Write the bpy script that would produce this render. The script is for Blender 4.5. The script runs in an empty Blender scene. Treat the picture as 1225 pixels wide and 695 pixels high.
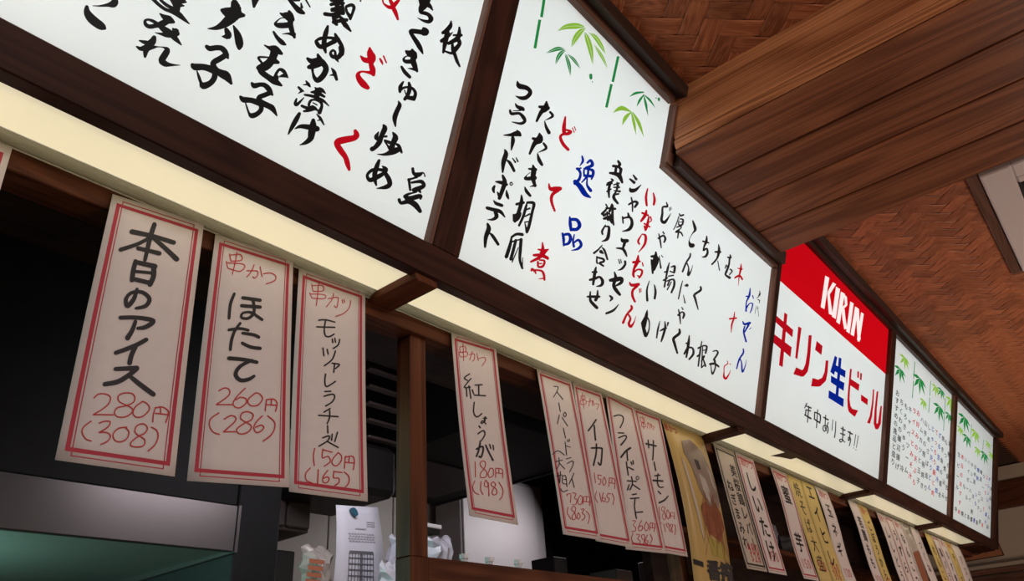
import bpy, bmesh, math, random
import numpy as np
from mathutils import Matrix, Vector
random.seed(7)
C = bpy.context.scene.collection
scene = bpy.context.scene

# ------------------------------------------------------------------ camera
F_PX = 888.502535
ROT = np.array([[0.63964061, -0.76565545, -0.068056],
                [0.33293584, 0.35576063, -0.8732629],
                [0.69283015, 0.53591614, 0.48247309]])
_u, _s, _v = np.linalg.svd(ROT); ROT = _u @ _v
S = 0.70            # metres per layout unit (1 unit = distance from camera to the sign's lower edge)
CAM_Z = 1.50
cam_data = bpy.data.cameras.new('camera')
cam_data.sensor_width = 36.0
cam_data.lens = F_PX / 1225 * 36.0
cam_data.clip_start = 0.02
cam = bpy.data.objects.new('camera', cam_data)
C.objects.link(cam)
m = Matrix.Identity(4)
for i in range(3):
    m[i][0] = ROT[0][i]; m[i][1] = -ROT[1][i]; m[i][2] = -ROT[2][i]
m[2][3] = CAM_Z
cam.matrix_world = m
scene.camera = cam

# ------------------------------------------------------------------ world, exposure, room and fill lights
world = bpy.data.worlds.new('world'); scene.world = world; world.use_nodes = True
world.node_tree.nodes['Background'].inputs[0].default_value = (0.9, 0.85, 0.8, 1)
world.node_tree.nodes['Background'].inputs[1].default_value = 0.02
scene.view_settings.view_transform = 'Standard'
scene.view_settings.look = 'None'
scene.view_settings.gamma = 1.0
scene.view_settings.use_curve_mapping = False
scene.view_settings.exposure = 0.0
scene.cycles.max_bounces = 8
scene.cycles.diffuse_bounces = 4
scene.cycles.sample_clamp_indirect = 4.0

def W(p):                      # layout units -> metres
    return Vector((p[0] * S, p[1] * S, p[2] * S + CAM_Z))

def area_lamp(name, loc, target, size, size_y, power, color):
    d = bpy.data.lights.new(name, 'AREA'); d.shape = 'RECTANGLE'
    d.size = size; d.size_y = size_y; d.energy = power; d.color = color
    o = bpy.data.objects.new(name, d); C.objects.link(o)
    a = W(loc); b = W(target)
    o.location = a
    o.rotation_euler = (b - a).to_track_quat('-Z', 'Y').to_euler()
    return o

# fills added on the unseen dining-room side; then kitchen tubes and an added fill
area_lamp('dining_room_fill', (0.0, -1.9, 1.5), (0.6, 1.1, 0.5), 0.9, 0.5, 19, (1.0, 0.92, 0.90))  # added behind the viewer to light the slips' fronts
area_lamp('dining_room_fill', (4.5, -2.4, 1.5), (4.5, 1.0, 0.3), 0.9, 0.5, 5, (1.0, 0.84, 0.82))
area_lamp('ceiling_fill_light', (1.6, -1.6, -0.9), (1.9, -0.2, 1.7), 1.2, 0.8, 8, (1.0, 0.74, 0.58))  # unseen light, added low down to brighten the ceiling
area_lamp('ceiling_fill_light', (5.6, -1.8, -0.9), (5.6, -0.2, 1.7), 1.6, 0.9, 30, (1.0, 0.76, 0.62))  # second added light, brightens the far ceiling
area_lamp('kitchen_area_light', (3.4, 2.2, 0.95), (2.4, 3.0, 0.2), 0.8, 0.15, 3.0, (1.0, 0.97, 0.98))
area_lamp('kitchen_area_light', (1.25, 1.45, 0.78), (1.4, 2.4, 0.1), 0.35, 0.10, 1.2, (1.0, 0.94, 1.0))  # added behind the lintel to brighten the notice sheet
area_lamp('hood_lamp', (0.18, 2.36, 0.35), (0.34, 2.30, 0.9), 0.20, 0.08, 15.0, (0.48, 1.0, 0.84))

# ------------------------------------------------------------------ pixel -> point on a real surface
TILT = math.radians(20.226)
P0Y, P0Z = 0.976, 0.807            # lower front corner of the sign housing
cT, sT = math.cos(TILT), math.sin(TILT)
def ray(u, v):
    return ROT.T @ np.array([u - 612.5, v - 347.5, F_PX])
def onY(u, v, y): d = ray(u, v); return d * (y / d[1])
def onZ(u, v, z): d = ray(u, v); return d * (z / d[2])
def onX(u, v, x): d = ray(u, v); return d * (x / d[0])
def on_tilt(u, v, d=0.0):
    n = np.array([0, -cT, -sT]); r = ray(u, v)
    k = (n[1] * P0Y + n[2] * P0Z + d) / (n @ r)
    return r * k
def tilt(x, h, d=0.0):
    return (x, P0Y - h * sT - d * cT, P0Z + h * cT - d * sT)

# ------------------------------------------------------------------ object helpers
def tag(o, label=None, cat=None, group=None, kind=None):
    if label: o['label'] = label
    if cat: o['category'] = cat
    if group: o['group'] = group
    if kind: o['kind'] = kind
    return o
def empty(name, loc, label=None, cat=None, group=None, kind=None):
    o = bpy.data.objects.new(name, None); C.objects.link(o)
    o.location = W(loc); o.empty_display_size = 0.05
    return tag(o, label, cat, group, kind)

class MB:
    """collects faces with UVs (u along the grain) and links them as one mesh object"""
    def __init__(s): s.v = []; s.f = []; s.uv = []; s.mi = []
    def poly(s, pts, uvs=None, mi=0):
        b = len(s.v); s.v += [tuple(p) for p in pts]
        s.f.append(tuple(range(b, b + len(pts))))
        s.uv.append(uvs if uvs else [(p[0], p[2]) for p in pts]); s.mi.append(mi); return s
    def faces(s, vs, fs, uvf=None):
        b = len(s.v); s.v += [tuple(p) for p in vs]
        for f in fs:
            s.f.append(tuple(b + i for i in f))
            s.uv.append([uvf(vs[i]) if uvf else (vs[i][0], vs[i][2]) for i in f]); s.mi.append(0)
    def box(s, x, y, z, g=0, fn=None, bev=0.0):
        """x,y,z = (lo,hi); g = grain axis; fn maps the local box coords to layout coords"""
        o = [a for a in (0, 1, 2) if a != g]
        off = random.random() * 3
        b = bev
        lo = (x[0], y[0], z[0]); hi = (x[1], y[1], z[1])
        if b <= 0:
            c = [(a, bb, cc) for a in x for bb in y for cc in z]
            q = [(0, 1, 3, 2), (4, 6, 7, 5), (0, 4, 5, 1), (2, 3, 7, 6), (0, 2, 6, 4), (1, 5, 7, 3)]
        else:
            bm = bmesh.new(); bmesh.ops.create_cube(bm, size=1)
            for v in bm.verts:
                for i in range(3): v.co[i] = lo[i] + (v.co[i] + .5) * (hi[i] - lo[i])
            bmesh.ops.bevel(bm, geom=bm.edges[:], offset=b, segments=1, affect='EDGES')
            c = [tuple(v.co) for v in bm.verts]; q = [tuple(v.index for v in f.verts) for f in bm.faces]
            bm.free()
        base = len(s.v)
        s.v += [tuple(fn(*p)) if fn else p for p in c]
        for f in q:
            s.f.append(tuple(base + i for i in f))
            s.uv.append([(c[i][g] + off, c[i][o[0]] + c[i][o[1]] * 1.0 + off * 1.7) for i in f]); s.mi.append(0)
        return s
    def build(s, name, mat, parent=None, smooth=False, label=None, world_coords=True, weld=True):
        me = bpy.data.meshes.new(name)
        vs = [W(p) for p in s.v] if world_coords else [Vector(p) for p in s.v]
        me.from_pydata([tuple(p) for p in vs], [], s.f)
        uvl = me.uv_layers.new(name='UVMap')
        k = 0
        for uv in s.uv:
            for a in uv:
                uvl.data[k].uv = a; k += 1
        me.validate(); me.update()
        if weld:
            bm = bmesh.new(); bm.from_mesh(me); bmesh.ops.remove_doubles(bm, verts=bm.verts[:], dist=2e-6)
            bmesh.ops.recalc_face_normals(bm, faces=bm.faces[:]); bm.to_mesh(me); bm.free()
        if smooth: me.polygons.foreach_set('use_smooth', [True] * len(me.polygons))
        for mm in (mat if isinstance(mat, (list, tuple)) else [mat]): me.materials.append(mm)
        if isinstance(mat, (list, tuple)):
            for p, i in zip(me.polygons, s.mi): p.material_index = i
        o = bpy.data.objects.new(name, me); C.objects.link(o)
        # origin at the bounds' centre, so each piece can be picked apart
        if len(vs):
            c = sum(vs, Vector()) / len(vs)
            me.transform(Matrix.Translation(-c)); o.location = c
        if parent is not None:
            o.parent = parent
            o.location = o.location - world_loc(parent)
        if label: o['label'] = label
        return o
def world_loc(o):
    l = Vector(o.location)
    while o.parent: o = o.parent; l += Vector(o.location)
    return l

# ------------------------------------------------------------------ materials
def nodes_of(name):
    mt = bpy.data.materials.new(name); mt.use_nodes = True
    nt = mt.node_tree; nt.nodes.clear()
    out = nt.nodes.new('ShaderNodeOutputMaterial')
    return mt, nt, out
def N(nt, t, **kw):
    n = nt.nodes.new(t)
    for k, v in kw.items():
        if k.startswith('in_'): n.inputs[int(k[3:]) if k[3:].isdigit() else k[3:]].default_value = v
        else: setattr(n, k, v)
    return n
def plain(name, col, rough=0.6, metal=0.0, noise=0.0, nscale=40, bump=0.0, spec=0.5):
    mt, nt, out = nodes_of(name)
    b = N(nt, 'ShaderNodeBsdfPrincipled')
    b.inputs['Base Color'].default_value = (*col, 1); b.inputs['Roughness'].default_value = rough
    b.inputs['Metallic'].default_value = metal; b.inputs['Specular IOR Level'].default_value = spec
    if noise or bump:
        tc = N(nt, 'ShaderNodeTexCoord'); nz = N(nt, 'ShaderNodeTexNoise'); nz.inputs['Scale'].default_value = nscale
        nz.inputs['Detail'].default_value = 4
        nt.links.new(tc.outputs['Object'], nz.inputs['Vector'])
        if noise:
            mx = N(nt, 'ShaderNodeMixRGB', blend_type='MULTIPLY'); mx.inputs[0].default_value = 1
            mx.inputs[1].default_value = (*col, 1)
            mr = N(nt, 'ShaderNodeMapRange'); mr.inputs[3].default_value = 1 - noise; mr.inputs[4].default_value = 1 + noise
            nt.links.new(nz.outputs[0], mr.inputs[0]); nt.links.new(mr.outputs[0], mx.inputs[2])
            nt.links.new(mx.outputs[0], b.inputs['Base Color'])
        if bump:
            bp = N(nt, 'ShaderNodeBump'); bp.inputs['Strength'].default_value = bump; bp.inputs['Distance'].default_value = 0.002
            nt.links.new(nz.outputs[0], bp.inputs['Height']); nt.links.new(bp.outputs[0], b.inputs['Normal'])
    nt.links.new(b.outputs[0], out.inputs[0])
    return mt
def wood(name, dark, light, rough=0.5, gscale=60.0, along=2.5, bump=0.25, var=0.25, spec=0.35, broad=0.13):
    """straight-grained timber: UV u runs along the grain (layout units)"""
    mt, nt, out = nodes_of(name)
    uv = N(nt, 'ShaderNodeUVMap'); oi = N(nt, 'ShaderNodeObjectInfo')
    mp = N(nt, 'ShaderNodeMapping'); mp.inputs['Scale'].default_value = (along, gscale, 1)
    cx = N(nt, 'ShaderNodeCombineXYZ'); ml = N(nt, 'ShaderNodeMath', operation='MULTIPLY'); ml.inputs[1].default_value = 57
    nt.links.new(oi.outputs['Random'], ml.inputs[0]); nt.links.new(ml.outputs[0], cx.inputs[0]); nt.links.new(ml.outputs[0], cx.inputs[1])
    nt.links.new(cx.outputs[0], mp.inputs['Location']); nt.links.new(uv.outputs[0], mp.inputs['Vector'])
    n1 = N(nt, 'ShaderNodeTexNoise'); n1.inputs['Scale'].default_value = 1; n1.inputs['Detail'].default_value = 3; n1.inputs['Distortion'].default_value = 0.25
    nt.links.new(mp.outputs[0], n1.inputs['Vector'])
    mp2 = N(nt, 'ShaderNodeMapping'); mp2.inputs['Scale'].default_value = (along * 0.5, gscale * broad, 1)
    nt.links.new(uv.outputs[0], mp2.inputs['Vector']); nt.links.new(cx.outputs[0], mp2.inputs['Location'])
    n2 = N(nt, 'ShaderNodeTexNoise'); n2.inputs['Scale'].default_value = 1; n2.inputs['Detail'].default_value = 2; n2.inputs['Distortion'].default_value = 0.6
    nt.links.new(mp2.outputs[0], n2.inputs['Vector'])
    # ring lines wander with the broad noise
    wv = N(nt, 'ShaderNodeMath', operation='MULTIPLY'); wv.inputs[1].default_value = 46
    nt.links.new(n2.outputs[0], wv.inputs[0])
    sn = N(nt, 'ShaderNodeMath', operation='SINE'); nt.links.new(wv.outputs[0], sn.inputs[0])
    a = N(nt, 'ShaderNodeMath', operation='MULTIPLY_ADD'); a.inputs[1].default_value = 0.16
    nt.links.new(sn.outputs[0], a.inputs[0]); nt.links.new(n1.outputs[0], a.inputs[2])
    cr = N(nt, 'ShaderNodeValToRGB'); cr.color_ramp.elements[0].position = 0.22; cr.color_ramp.elements[1].position = 0.78
    cr.color_ramp.elements[0].color = (*dark, 1); cr.color_ramp.elements[1].color = (*light, 1)
    nt.links.new(a.outputs[0], cr.inputs[0])
    hv = N(nt, 'ShaderNodeMixRGB', blend_type='MULTIPLY'); hv.inputs[0].default_value = 1
    mr = N(nt, 'ShaderNodeMapRange'); mr.inputs[3].default_value = 1 - var; mr.inputs[4].default_value = 1 + var
    nt.links.new(oi.outputs['Random'], mr.inputs[0]); nt.links.new(cr.outputs[0], hv.inputs[1]); nt.links.new(mr.outputs[0], hv.inputs[2])
    b = N(nt, 'ShaderNodeBsdfPrincipled'); b.inputs['Roughness'].default_value = rough; b.inputs['Specular IOR Level'].default_value = spec
    nt.links.new(hv.outputs[0], b.inputs['Base Color'])
    bp = N(nt, 'ShaderNodeBump'); bp.inputs['Strength'].default_value = bump; bp.inputs['Distance'].default_value = 0.001
    nt.links.new(a.outputs[0], bp.inputs['Height']); nt.links.new(bp.outputs[0], b.inputs['Normal'])
    nt.links.new(b.outputs[0], out.inputs[0])
    return mt
def backlit(name, col, emis, emis_col=None, trans=0.75, rough=0.25):
    """acrylic sheet with a lamp behind: lets the tubes' light through and glows evenly"""
    mt, nt, out = nodes_of(name)
    e = N(nt, 'ShaderNodeEmission'); e.inputs[0].default_value = (*(emis_col or col), 1); e.inputs[1].default_value = emis
    t = N(nt, 'ShaderNodeBsdfTranslucent'); t.inputs[0].default_value = (*[c * trans for c in col], 1)
    g = N(nt, 'ShaderNodeBsdfGlossy'); g.inputs[0].default_value = (1, 1, 1, 1); g.inputs[1].default_value = rough
    fr = N(nt, 'ShaderNodeFresnel'); fr.inputs[0].default_value = 1.35
    ad = N(nt, 'ShaderNodeAddShader'); mx = N(nt, 'ShaderNodeMixShader')
    nt.links.new(e.outputs[0], ad.inputs[0]); nt.links.new(t.outputs[0], ad.inputs[1])
    nt.links.new(fr.outputs[0], mx.inputs[0]); nt.links.new(ad.outputs[0], mx.inputs[1]); nt.links.new(g.outputs[0], mx.inputs[2])
    nt.links.new(mx.outputs[0], out.inputs[0])
    return mt
def ink(name, col, k):
    mt, nt, out = nodes_of(name)
    e = N(nt, 'ShaderNodeEmission'); e.inputs[0].default_value = (*col, 1); e.inputs[1].default_value = k
    d = N(nt, 'ShaderNodeBsdfDiffuse'); d.inputs[0].default_value = (*[c * .5 for c in col], 1)
    ad = N(nt, 'ShaderNodeAddShader'); nt.links.new(e.outputs[0], ad.inputs[0]); nt.links.new(d.outputs[0], ad.inputs[1])
    nt.links.new(ad.outputs[0], out.inputs[0]); return mt
def emitter(name, col, k):
    mt, nt, out = nodes_of(name)
    e = N(nt, 'ShaderNodeEmission'); e.inputs[0].default_value = (*col, 1); e.inputs[1].default_value = k
    nt.links.new(e.outputs[0], out.inputs[0]); return mt

M = {
 'frame': wood('dark_frame_wood', (0.022, 0.007, 0.004), (0.060, 0.019, 0.010), rough=0.55, gscale=75, along=2, spec=0.15),
 'trim': wood('trim_wood', (0.09, 0.038, 0.022), (0.20, 0.09, 0.055), rough=0.45, gscale=90, along=2),
 'darktrim': wood('dark_trim_wood', (0.02, 0.008, 0.005), (0.045, 0.018, 0.011), rough=0.5, gscale=80, along=2),
 'beam': wood('beam_wood_lit', (0.20, 0.06, 0.020), (0.60, 0.23, 0.088), rough=0.42, gscale=190, along=1.1, var=0.12, broad=0.035),  # lighter than plank wood: sign light on the beam's side put into colour
 'plank': wood('plank_wood', (0.10, 0.030, 0.012), (0.29, 0.10, 0.042), rough=0.42, gscale=190, along=1.1, var=0.18, broad=0.035),
 'post': wood('post_wood', (0.06, 0.017, 0.007), (0.13, 0.042, 0.017), rough=0.55, gscale=80, along=2, var=0.1, spec=0.15),
 'weave': wood('woven_strip_wood', (0.20, 0.056, 0.022), (0.44, 0.150, 0.062), rough=0.5, gscale=260, along=8, bump=0.35, var=0.26),
 'weaveback': plain('weave_backing', (0.05, 0.02, 0.012), 0.9),
 'panel': backlit('sign_acrylic', (0.93, 0.97, 0.97), 0.34, (0.89, 0.88, 0.85), trans=0.72),
 'soffit': backlit('cream_acrylic', (0.98, 0.86, 0.58), 0.53, (0.96, 0.87, 0.66), trans=0.55),
 'redfilm': ink('red_film', (0.85, 0.004, 0.012), 0.44),
 'inkred': ink('red_ink', (0.80, 0.008, 0.022), 0.30),
 'inkblue': ink('blue_ink', (0.004, 0.035, 0.58), 0.24),
 'inklime': ink('lime_ink', (0.27, 0.55, 0.045), 0.6),
 'inkgreen': ink('green_ink', (0.015, 0.30, 0.065), 0.5),
 'inkwhite': ink('white_ink', (0.95, 0.88, 0.88), 0.8),
 'ink': plain('black_ink', (0.006, 0.006, 0.008), 0.5, spec=0.2),
 'tube': emitter('fluorescent_tube', (0.90, 0.99, 1.06), 7.2),
 'tubewarm': emitter('warm_tube', (1.0, 0.78, 0.50), 2.6),
 'boxwhite': plain('box_lining', (0.8, 0.8, 0.78), 0.8),
 'lip': backlit('cream_lip_acrylic', (0.95, 0.80, 0.50), 0.004, (0.6, 0.42, 0.25), trans=0.20),
 'paper': plain('slip_paper', (0.67, 0.60, 0.575), 0.75, noise=0.05, nscale=60, bump=0.1),
 'paperold': plain('old_slip_paper', (0.50, 0.43, 0.35), 0.75, noise=0.05, nscale=60),
 'paperyellow': plain('yellow_paper', (0.62, 0.48, 0.16), 0.75, noise=0.05, nscale=60),
 'slipred': plain('slip_border_red', (0.42, 0.028, 0.05), 0.7),
 'penred': plain('red_pen', (0.48, 0.035, 0.035), 0.7),
 'penblack': plain('black_marker', (0.012, 0.010, 0.012), 0.6),
 'steel': plain('stainless_steel', (0.125, 0.11, 0.11), 0.36, metal=0.8, noise=0.08, nscale=6),
 'steelunder': plain('hood_underside_steel', (0.30, 0.33, 0.31), 0.38, metal=0.45, noise=0.1, nscale=90),
 'black': plain('black_enamel', (0.009, 0.009, 0.010), 0.65, noise=0.3, nscale=30, spec=0.2),
 'black2': plain('black_plastic', (0.014, 0.013, 0.014), 0.5, spec=0.3),
 'brownbox': plain('dark_brown_cupboard', (0.045, 0.032, 0.03), 0.6),
 'kwall': plain('kitchen_wall_panel', (0.42, 0.38, 0.36), 0.5, noise=0.04, nscale=4),
 'kwhite': plain('white_cabinet', (0.40, 0.36, 0.375), 0.5),
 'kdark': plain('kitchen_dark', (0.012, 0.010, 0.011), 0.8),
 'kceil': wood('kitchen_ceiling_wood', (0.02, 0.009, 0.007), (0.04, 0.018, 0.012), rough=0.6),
 'whiteplastic': plain('white_plastic', (0.75, 0.75, 0.78), 0.4),
 'acwhite': plain('ac_plastic', (0.62, 0.55, 0.54), 0.45),
 'wallbeige': plain('plaster_wall', (0.50, 0.42, 0.33), 0.85, noise=0.06, nscale=20, bump=0.2),
 'floor': wood('floor_wood', (0.14, 0.07, 0.035), (0.25, 0.13, 0.07), rough=0.4, gscale=12, along=0.8),
 'bagwhite': plain('crumpled_white_plastic', (0.5, 0.5, 0.58), 0.35, bump=0.6, nscale=30),
 'noticepaper': plain('notice_paper', (0.60, 0.60, 0.68), 0.6, bump=0.3, nscale=14),
 'printgrey': plain('grey_print', (0.12, 0.12, 0.14), 0.7),
 'printlight': plain('light_grey_print', (0.33, 0.33, 0.37), 0.7),
 'teal': plain('teal_magnet', (0.02, 0.10, 0.15), 0.35),
 'orange': plain('orange_print', (0.30, 0.10, 0.05), 0.5),
 'posteryellow': plain('poster_gold', (0.52, 0.36, 0.13), 0.3, noise=0.15, nscale=12),
 'postergrey': plain('poster_grey', (0.27, 0.20, 0.16), 0.3, noise=0.5, nscale=25),
 'posterred': plain('poster_red_orange', (0.30, 0.10, 0.05), 0.35, noise=0.5, nscale=45),
 'posterlime': plain('poster_olive', (0.40, 0.32, 0.07), 0.4),
 'pouch': plain('pouch_film', (0.30, 0.27, 0.25), 0.3),
 'film': plain('clear_film', (0.50, 0.45, 0.40), 0.15),
 'artorange': plain('painting_orange', (0.40, 0.15, 0.06), 0.6, noise=0.2, nscale=8),
 'railcream': plain('cream_rail', (0.45, 0.37, 0.27), 0.6),
}

# ------------------------------------------------------------------ brush strokes traced on the surface
def smooth(pts, n=5):
    if len(pts) < 3: return pts
    out = []
    P = [pts[0]] + pts + [pts[-1]]
    for i in range(1, len(P) - 2):
        a, b, c, d = [np.array(q) for q in P[i - 1:i + 3]]
        for k in range(n):
            t = k / n
            out.append(tuple(0.5 * ((2 * b) + (-a + c) * t + (2 * a - 5 * b + 4 * c - d) * t * t + (-a + 3 * b - 3 * c + d) * t ** 3)))
    out.append(tuple(pts[-1]))
    return out
def stroke_polys(txt, ox, oy, sc, w0=8.0, wk=1.0, flat=False):
    """'x,y[,w] x,y[,w] / ...' in a local grid -> list of polygons in photo pixels"""
    polys = []
    for st in txt.split('/'):
        st = st.replace(' ,', ' ').split()
        if not st: continue
        if st[0] == 'P':
            polys.append([(ox + float(a.split(',')[0]) / sc, oy + float(a.split(',')[1]) / sc) for a in st[1:]]); continue
        pts = []
        w = w0
        for a in st:
            q = [float(k) for k in a.split(',')]
            if len(q) > 2: w = q[2]
            pts.append((ox + q[0] / sc, oy + q[1] / sc, max(w * wk / sc, 0.12)))
        if len(pts) == 1: pts.append((pts[0][0] + .1, pts[0][1] + .1, pts[0][2]))
        if not flat: pts = smooth(pts, 4)
        for i, (x, y, w) in enumerate(pts):
            if flat and i in (0, len(pts) - 1): continue
            ns = 8 if w > 2 else 6
            polys.append([(x + w / 2 * math.cos(2 * math.pi * k / ns + .3), y + w / 2 * math.sin(2 * math.pi * k / ns + .3)) for k in range(ns)])
        for (x0, y0, wa), (x1, y1, wb) in zip(pts, pts[1:]):
            l = math.hypot(x1 - x0, y1 - y0)
            if l < 1e-5: continue
            nx, ny = -(y1 - y0) / l, (x1 - x0) / l
            polys.append([(x0 + nx * wa / 2, y0 + ny * wa / 2), (x1 + nx * wb / 2, y1 + ny * wb / 2),
                          (x1 - nx * wb / 2, y1 - ny * wb / 2), (x0 - nx * wa / 2, y0 - ny * wa / 2)])
    return polys
def ink_mesh(name, polys, mapper, mat, parent, label=None):
    mb = MB()
    for i, p in enumerate(polys):      # overlapping brush dabs sit a few microns apart
        k = 1.0 - i * 9e-7
        mb.poly([tuple(c * k for c in mapper(*q)) for q in p])
    return mb.build(name, mat, parent, label=label, weld=False)

# glyph outlines of the built-in font (used only where the writing is too small to trace)
_gl = {}
def glyph(ch):
    if ch not in _gl:
        cu = bpy.data.curves.new('g', 'FONT'); cu.body = ch; cu.size = 1.0; cu.resolution_u = 2
        ob = bpy.data.objects.new('g', cu); C.objects.link(ob)
        dg = bpy.context.evaluated_depsgraph_get(); dg.update()
        me = bpy.data.meshes.new_from_object(ob.evaluated_get(dg))
        vs = [(v.co.x, v.co.y) for v in me.vertices]; fs = [tuple(p.vertices) for p in me.polygons]
        if vs:
            xs = [v[0] for v in vs]; cx = (min(xs) + max(xs)) / 2
            vs = [(x - cx, y - 0.36) for x, y in vs]
        bpy.data.objects.remove(ob); bpy.data.meshes.remove(me); bpy.data.curves.remove(cu)
        _gl[ch] = (vs, fs)
    return _gl[ch]
def glyph_add(mb, ch, fn, bold=0.0):
    vs, fs = glyph(ch)
    shifts = [(0, 0)] if bold <= 0 else [(0, 0), (bold, 0), (-bold, bold * .7), (bold * .3, -bold)]
    for dx, dy in shifts:
        b = len(mb.v)
        mb.v += [tuple(fn(x + dx, y + dy)) for x, y in vs]
        for f in fs:
            mb.f.append(tuple(b + i for i in f)); mb.uv.append([(0, 0)] * len(f)); mb.mi.append(0)

# ================================================================== THE ROOM SHELL
CEIL = 1.706
LX = 8.9
def struct(name, mb, mat, label=None):
    o = mb.build(name, mat); o['kind'] = 'structure'
    if label: o['label'] = label
    return o
FL = -CAM_Z / S
mb = MB(); mb.box((-4.5, LX + .1), (-4.6, 4.2), (FL - .05, FL)); struct('floor', mb, M['floor'])
mb = MB(); mb.box((-4.5, LX), (-4.7, -4.6), (FL, CEIL), 0); struct('wall_back', mb, M['wallbeige'])
mb = MB(); mb.box((-4.6, -4.5), (-4.6, 4.2), (FL, CEIL), 1); struct('wall_left', mb, M['wallbeige'])
mb = MB(); mb.box((LX, LX + .1), (-4.6, 4.2), (FL, CEIL), 1); struct('wall_right', mb, M['wallbeige'])
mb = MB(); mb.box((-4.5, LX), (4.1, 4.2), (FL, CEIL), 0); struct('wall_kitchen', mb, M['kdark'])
# ceiling: dark backing board with woven strips under it
mb = MB(); mb.box((-4.5, LX), (-4.6, 4.2), (CEIL + .012, CEIL + .06), 0)
ceil = struct('ceiling', mb, M['weaveback'], 'ceiling clad in brown twill-woven wood strips')
mb = MB(); mb.box((-4.5, LX), (1.40, 4.1), (1.29, 1.31), 0); struct('ceiling_kitchen', mb, M['kceil'])

UNIT = 0.0622
A1 = np.array([1, -1]) / math.sqrt(2); A2 = np.array([-1, -1]) / math.sqrt(2)
ORG = np.array([1.6, 0.627])
def px_of(p):
    q = ROT @ np.array(p); return (612.5 + q[0] / q[2] * F_PX, 347.5 + q[1] / q[2] * F_PX, q[2])
def strip_geo(L, Wd):
    """one visible float of a woven strip, bulging down in its middle; local x along the grain"""
    vs = []; fs = []
    zs = [0.0038, 0.0007, 0.0, 0.0007, 0.0038]
    xs = [-L / 2, -L * .36, 0, L * .36, L / 2]
    for x, z in zip(xs, zs):
        vs += [(x, -Wd / 2, z + .0018), (x, -Wd * .44, z), (x, Wd * .44, z), (x, Wd / 2, z + .0018)]
    for i in range(4):
        for j in range(3):
            a = i * 4 + j
            fs.append((a, a + 1, a + 5, a + 4))
    return vs, fs
gv, gf = strip_geo(UNIT * 2.02, UNIT * 0.985)
me_strip = bpy.data.meshes.new('strip')
me_strip.from_pydata([tuple(c * S for c in v) for v in gv], [], gf)
uvl = me_strip.uv_layers.new(name='UVMap')
for lp in me_strip.loops:
    v = gv[lp.vertex_index]; uvl.data[lp.index].uv = (v[0], v[1])
me_strip.materials.append(M['weave'])
cells = []
for i in range(-150, 260):
    for j in range(-150, 260):
        k = (i + j) % 4
        if k == 0:    # strip running along A1
            c = ORG + A1 * UNIT * (i + 1) + A2 * UNIT * (j + .5); ang = math.atan2(A1[1], A1[0])
        elif k == 2:  # strip running along A2
            c = ORG + A1 * UNIT * (i + .5) + A2 * UNIT * (j + 1); ang = math.atan2(A2[1], A2[0])
        else: continue
        x, y = c
        if not (0.6 < x < LX - .05 and -1.9 < y < 0.66): continue
        if 1.86 < x < 2.60: continue
        u, v, dep = px_of((x, y, CEIL))
        vis = dep > 0 and -40 < u < 1260 and -40 < v < 720
        cells.append((0 if vis else 1, x * x + y * y, x, y, ang))
cells.sort()
big = MB()
nstrip = 0
for vis, d2, x, y, ang in cells:
    if vis == 0 and nstrip < 300:
        o = bpy.data.objects.new('strip', me_strip); C.objects.link(o)
        o.parent = ceil
        o.location = W((x, y, CEIL - .004)) - world_loc(ceil)
        o.rotation_euler = (0, 0, ang)
        nstrip += 1
    else:
        if vis and d2 > 9: continue
        ca, sa = math.cos(ang), math.sin(ang)
        r1, r2 = random.random() * 9, random.random() * 9
        b = len(big.v)
        big.v += [(x + a * ca - bb * sa, y + a * sa + bb * ca, CEIL - .004 + cc) for a, bb, cc in gv]
        for f in gf:
            big.f.append(tuple(b + q for q in f)); big.uv.append([(gv[q][0] + r1, gv[q][1] + r2) for q in f]); big.mi.append(0)
wv = big.build('woven_strips', M['weave'], ceil); wv['kind'] = 'stuff'

# ================================================================== BOXED BEAM ACROSS THE CEILING
beam = empty('ceiling_beam', (2.2, -1, 1.46), kind='structure')
beam['label'] = 'boxed brown timber beam running across the ceiling between two woven fields'
YB = -4.4
MB().box((1.83, 2.63), (YB, 0.70), (1.478, 1.70), 1).build('core_board', M['darktrim'], beam)
MB().box((1.806, 1.83), (YB, 0.70), (1.521, CEIL), 1, bev=.002).build('side_board', M['beam'], beam)
MB().box((1.797, 1.83), (YB, 0.70), (1.478, 1.513), 1, bev=.003).build('edge_strip', M['beam'], beam)
for a, b in ((1.799, 2.001), (2.010, 2.211), (2.220, 2.427), (2.437, 2.640)):
    MB().box((a, b), (YB, 0.702), (1.460, 1.476), 1, bev=.003).build('plank', M['plank'], beam)

# ================================================================== SIGN HOUSING
def tb(mb, x, h, d, g=0, bev=0.0): return mb.box(x, h, d, g, fn=tilt, bev=bev)
hs = empty('sign_housing', (3.3, 1.0, P0Z), 'long dark wooden housing that frames the row of lit menu signs', 'sign housing')
X0, X1 = -1.3, 7.42
tb(MB(), (X0, X1), (0.0, .067), (-.052, 0), 0, .0015).build('bottom_rail', M['frame'], hs)
mb = MB(); mb.box((X0, X1), (0.979, 1.004), (P0Z, P0Z + .012), 0); mb.build('bottom_board', M['darktrim'], hs)
tb(MB(), (X0, X1), (.918, .957), (-.052, .034), 0, .0015).build('top_rail', M['darktrim'], hs)
tb(MB(), (X0, 1.79), (.895, .9175), (-.052, 0.0), 0).build('top_trim', M['trim'], hs)  # lighter wood paints in the panel light along this strip
tb(MB(), (2.735, X1), (.895, .9175), (-.052, 0.0), 0).build('top_trim', M['darktrim'], hs)
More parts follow.
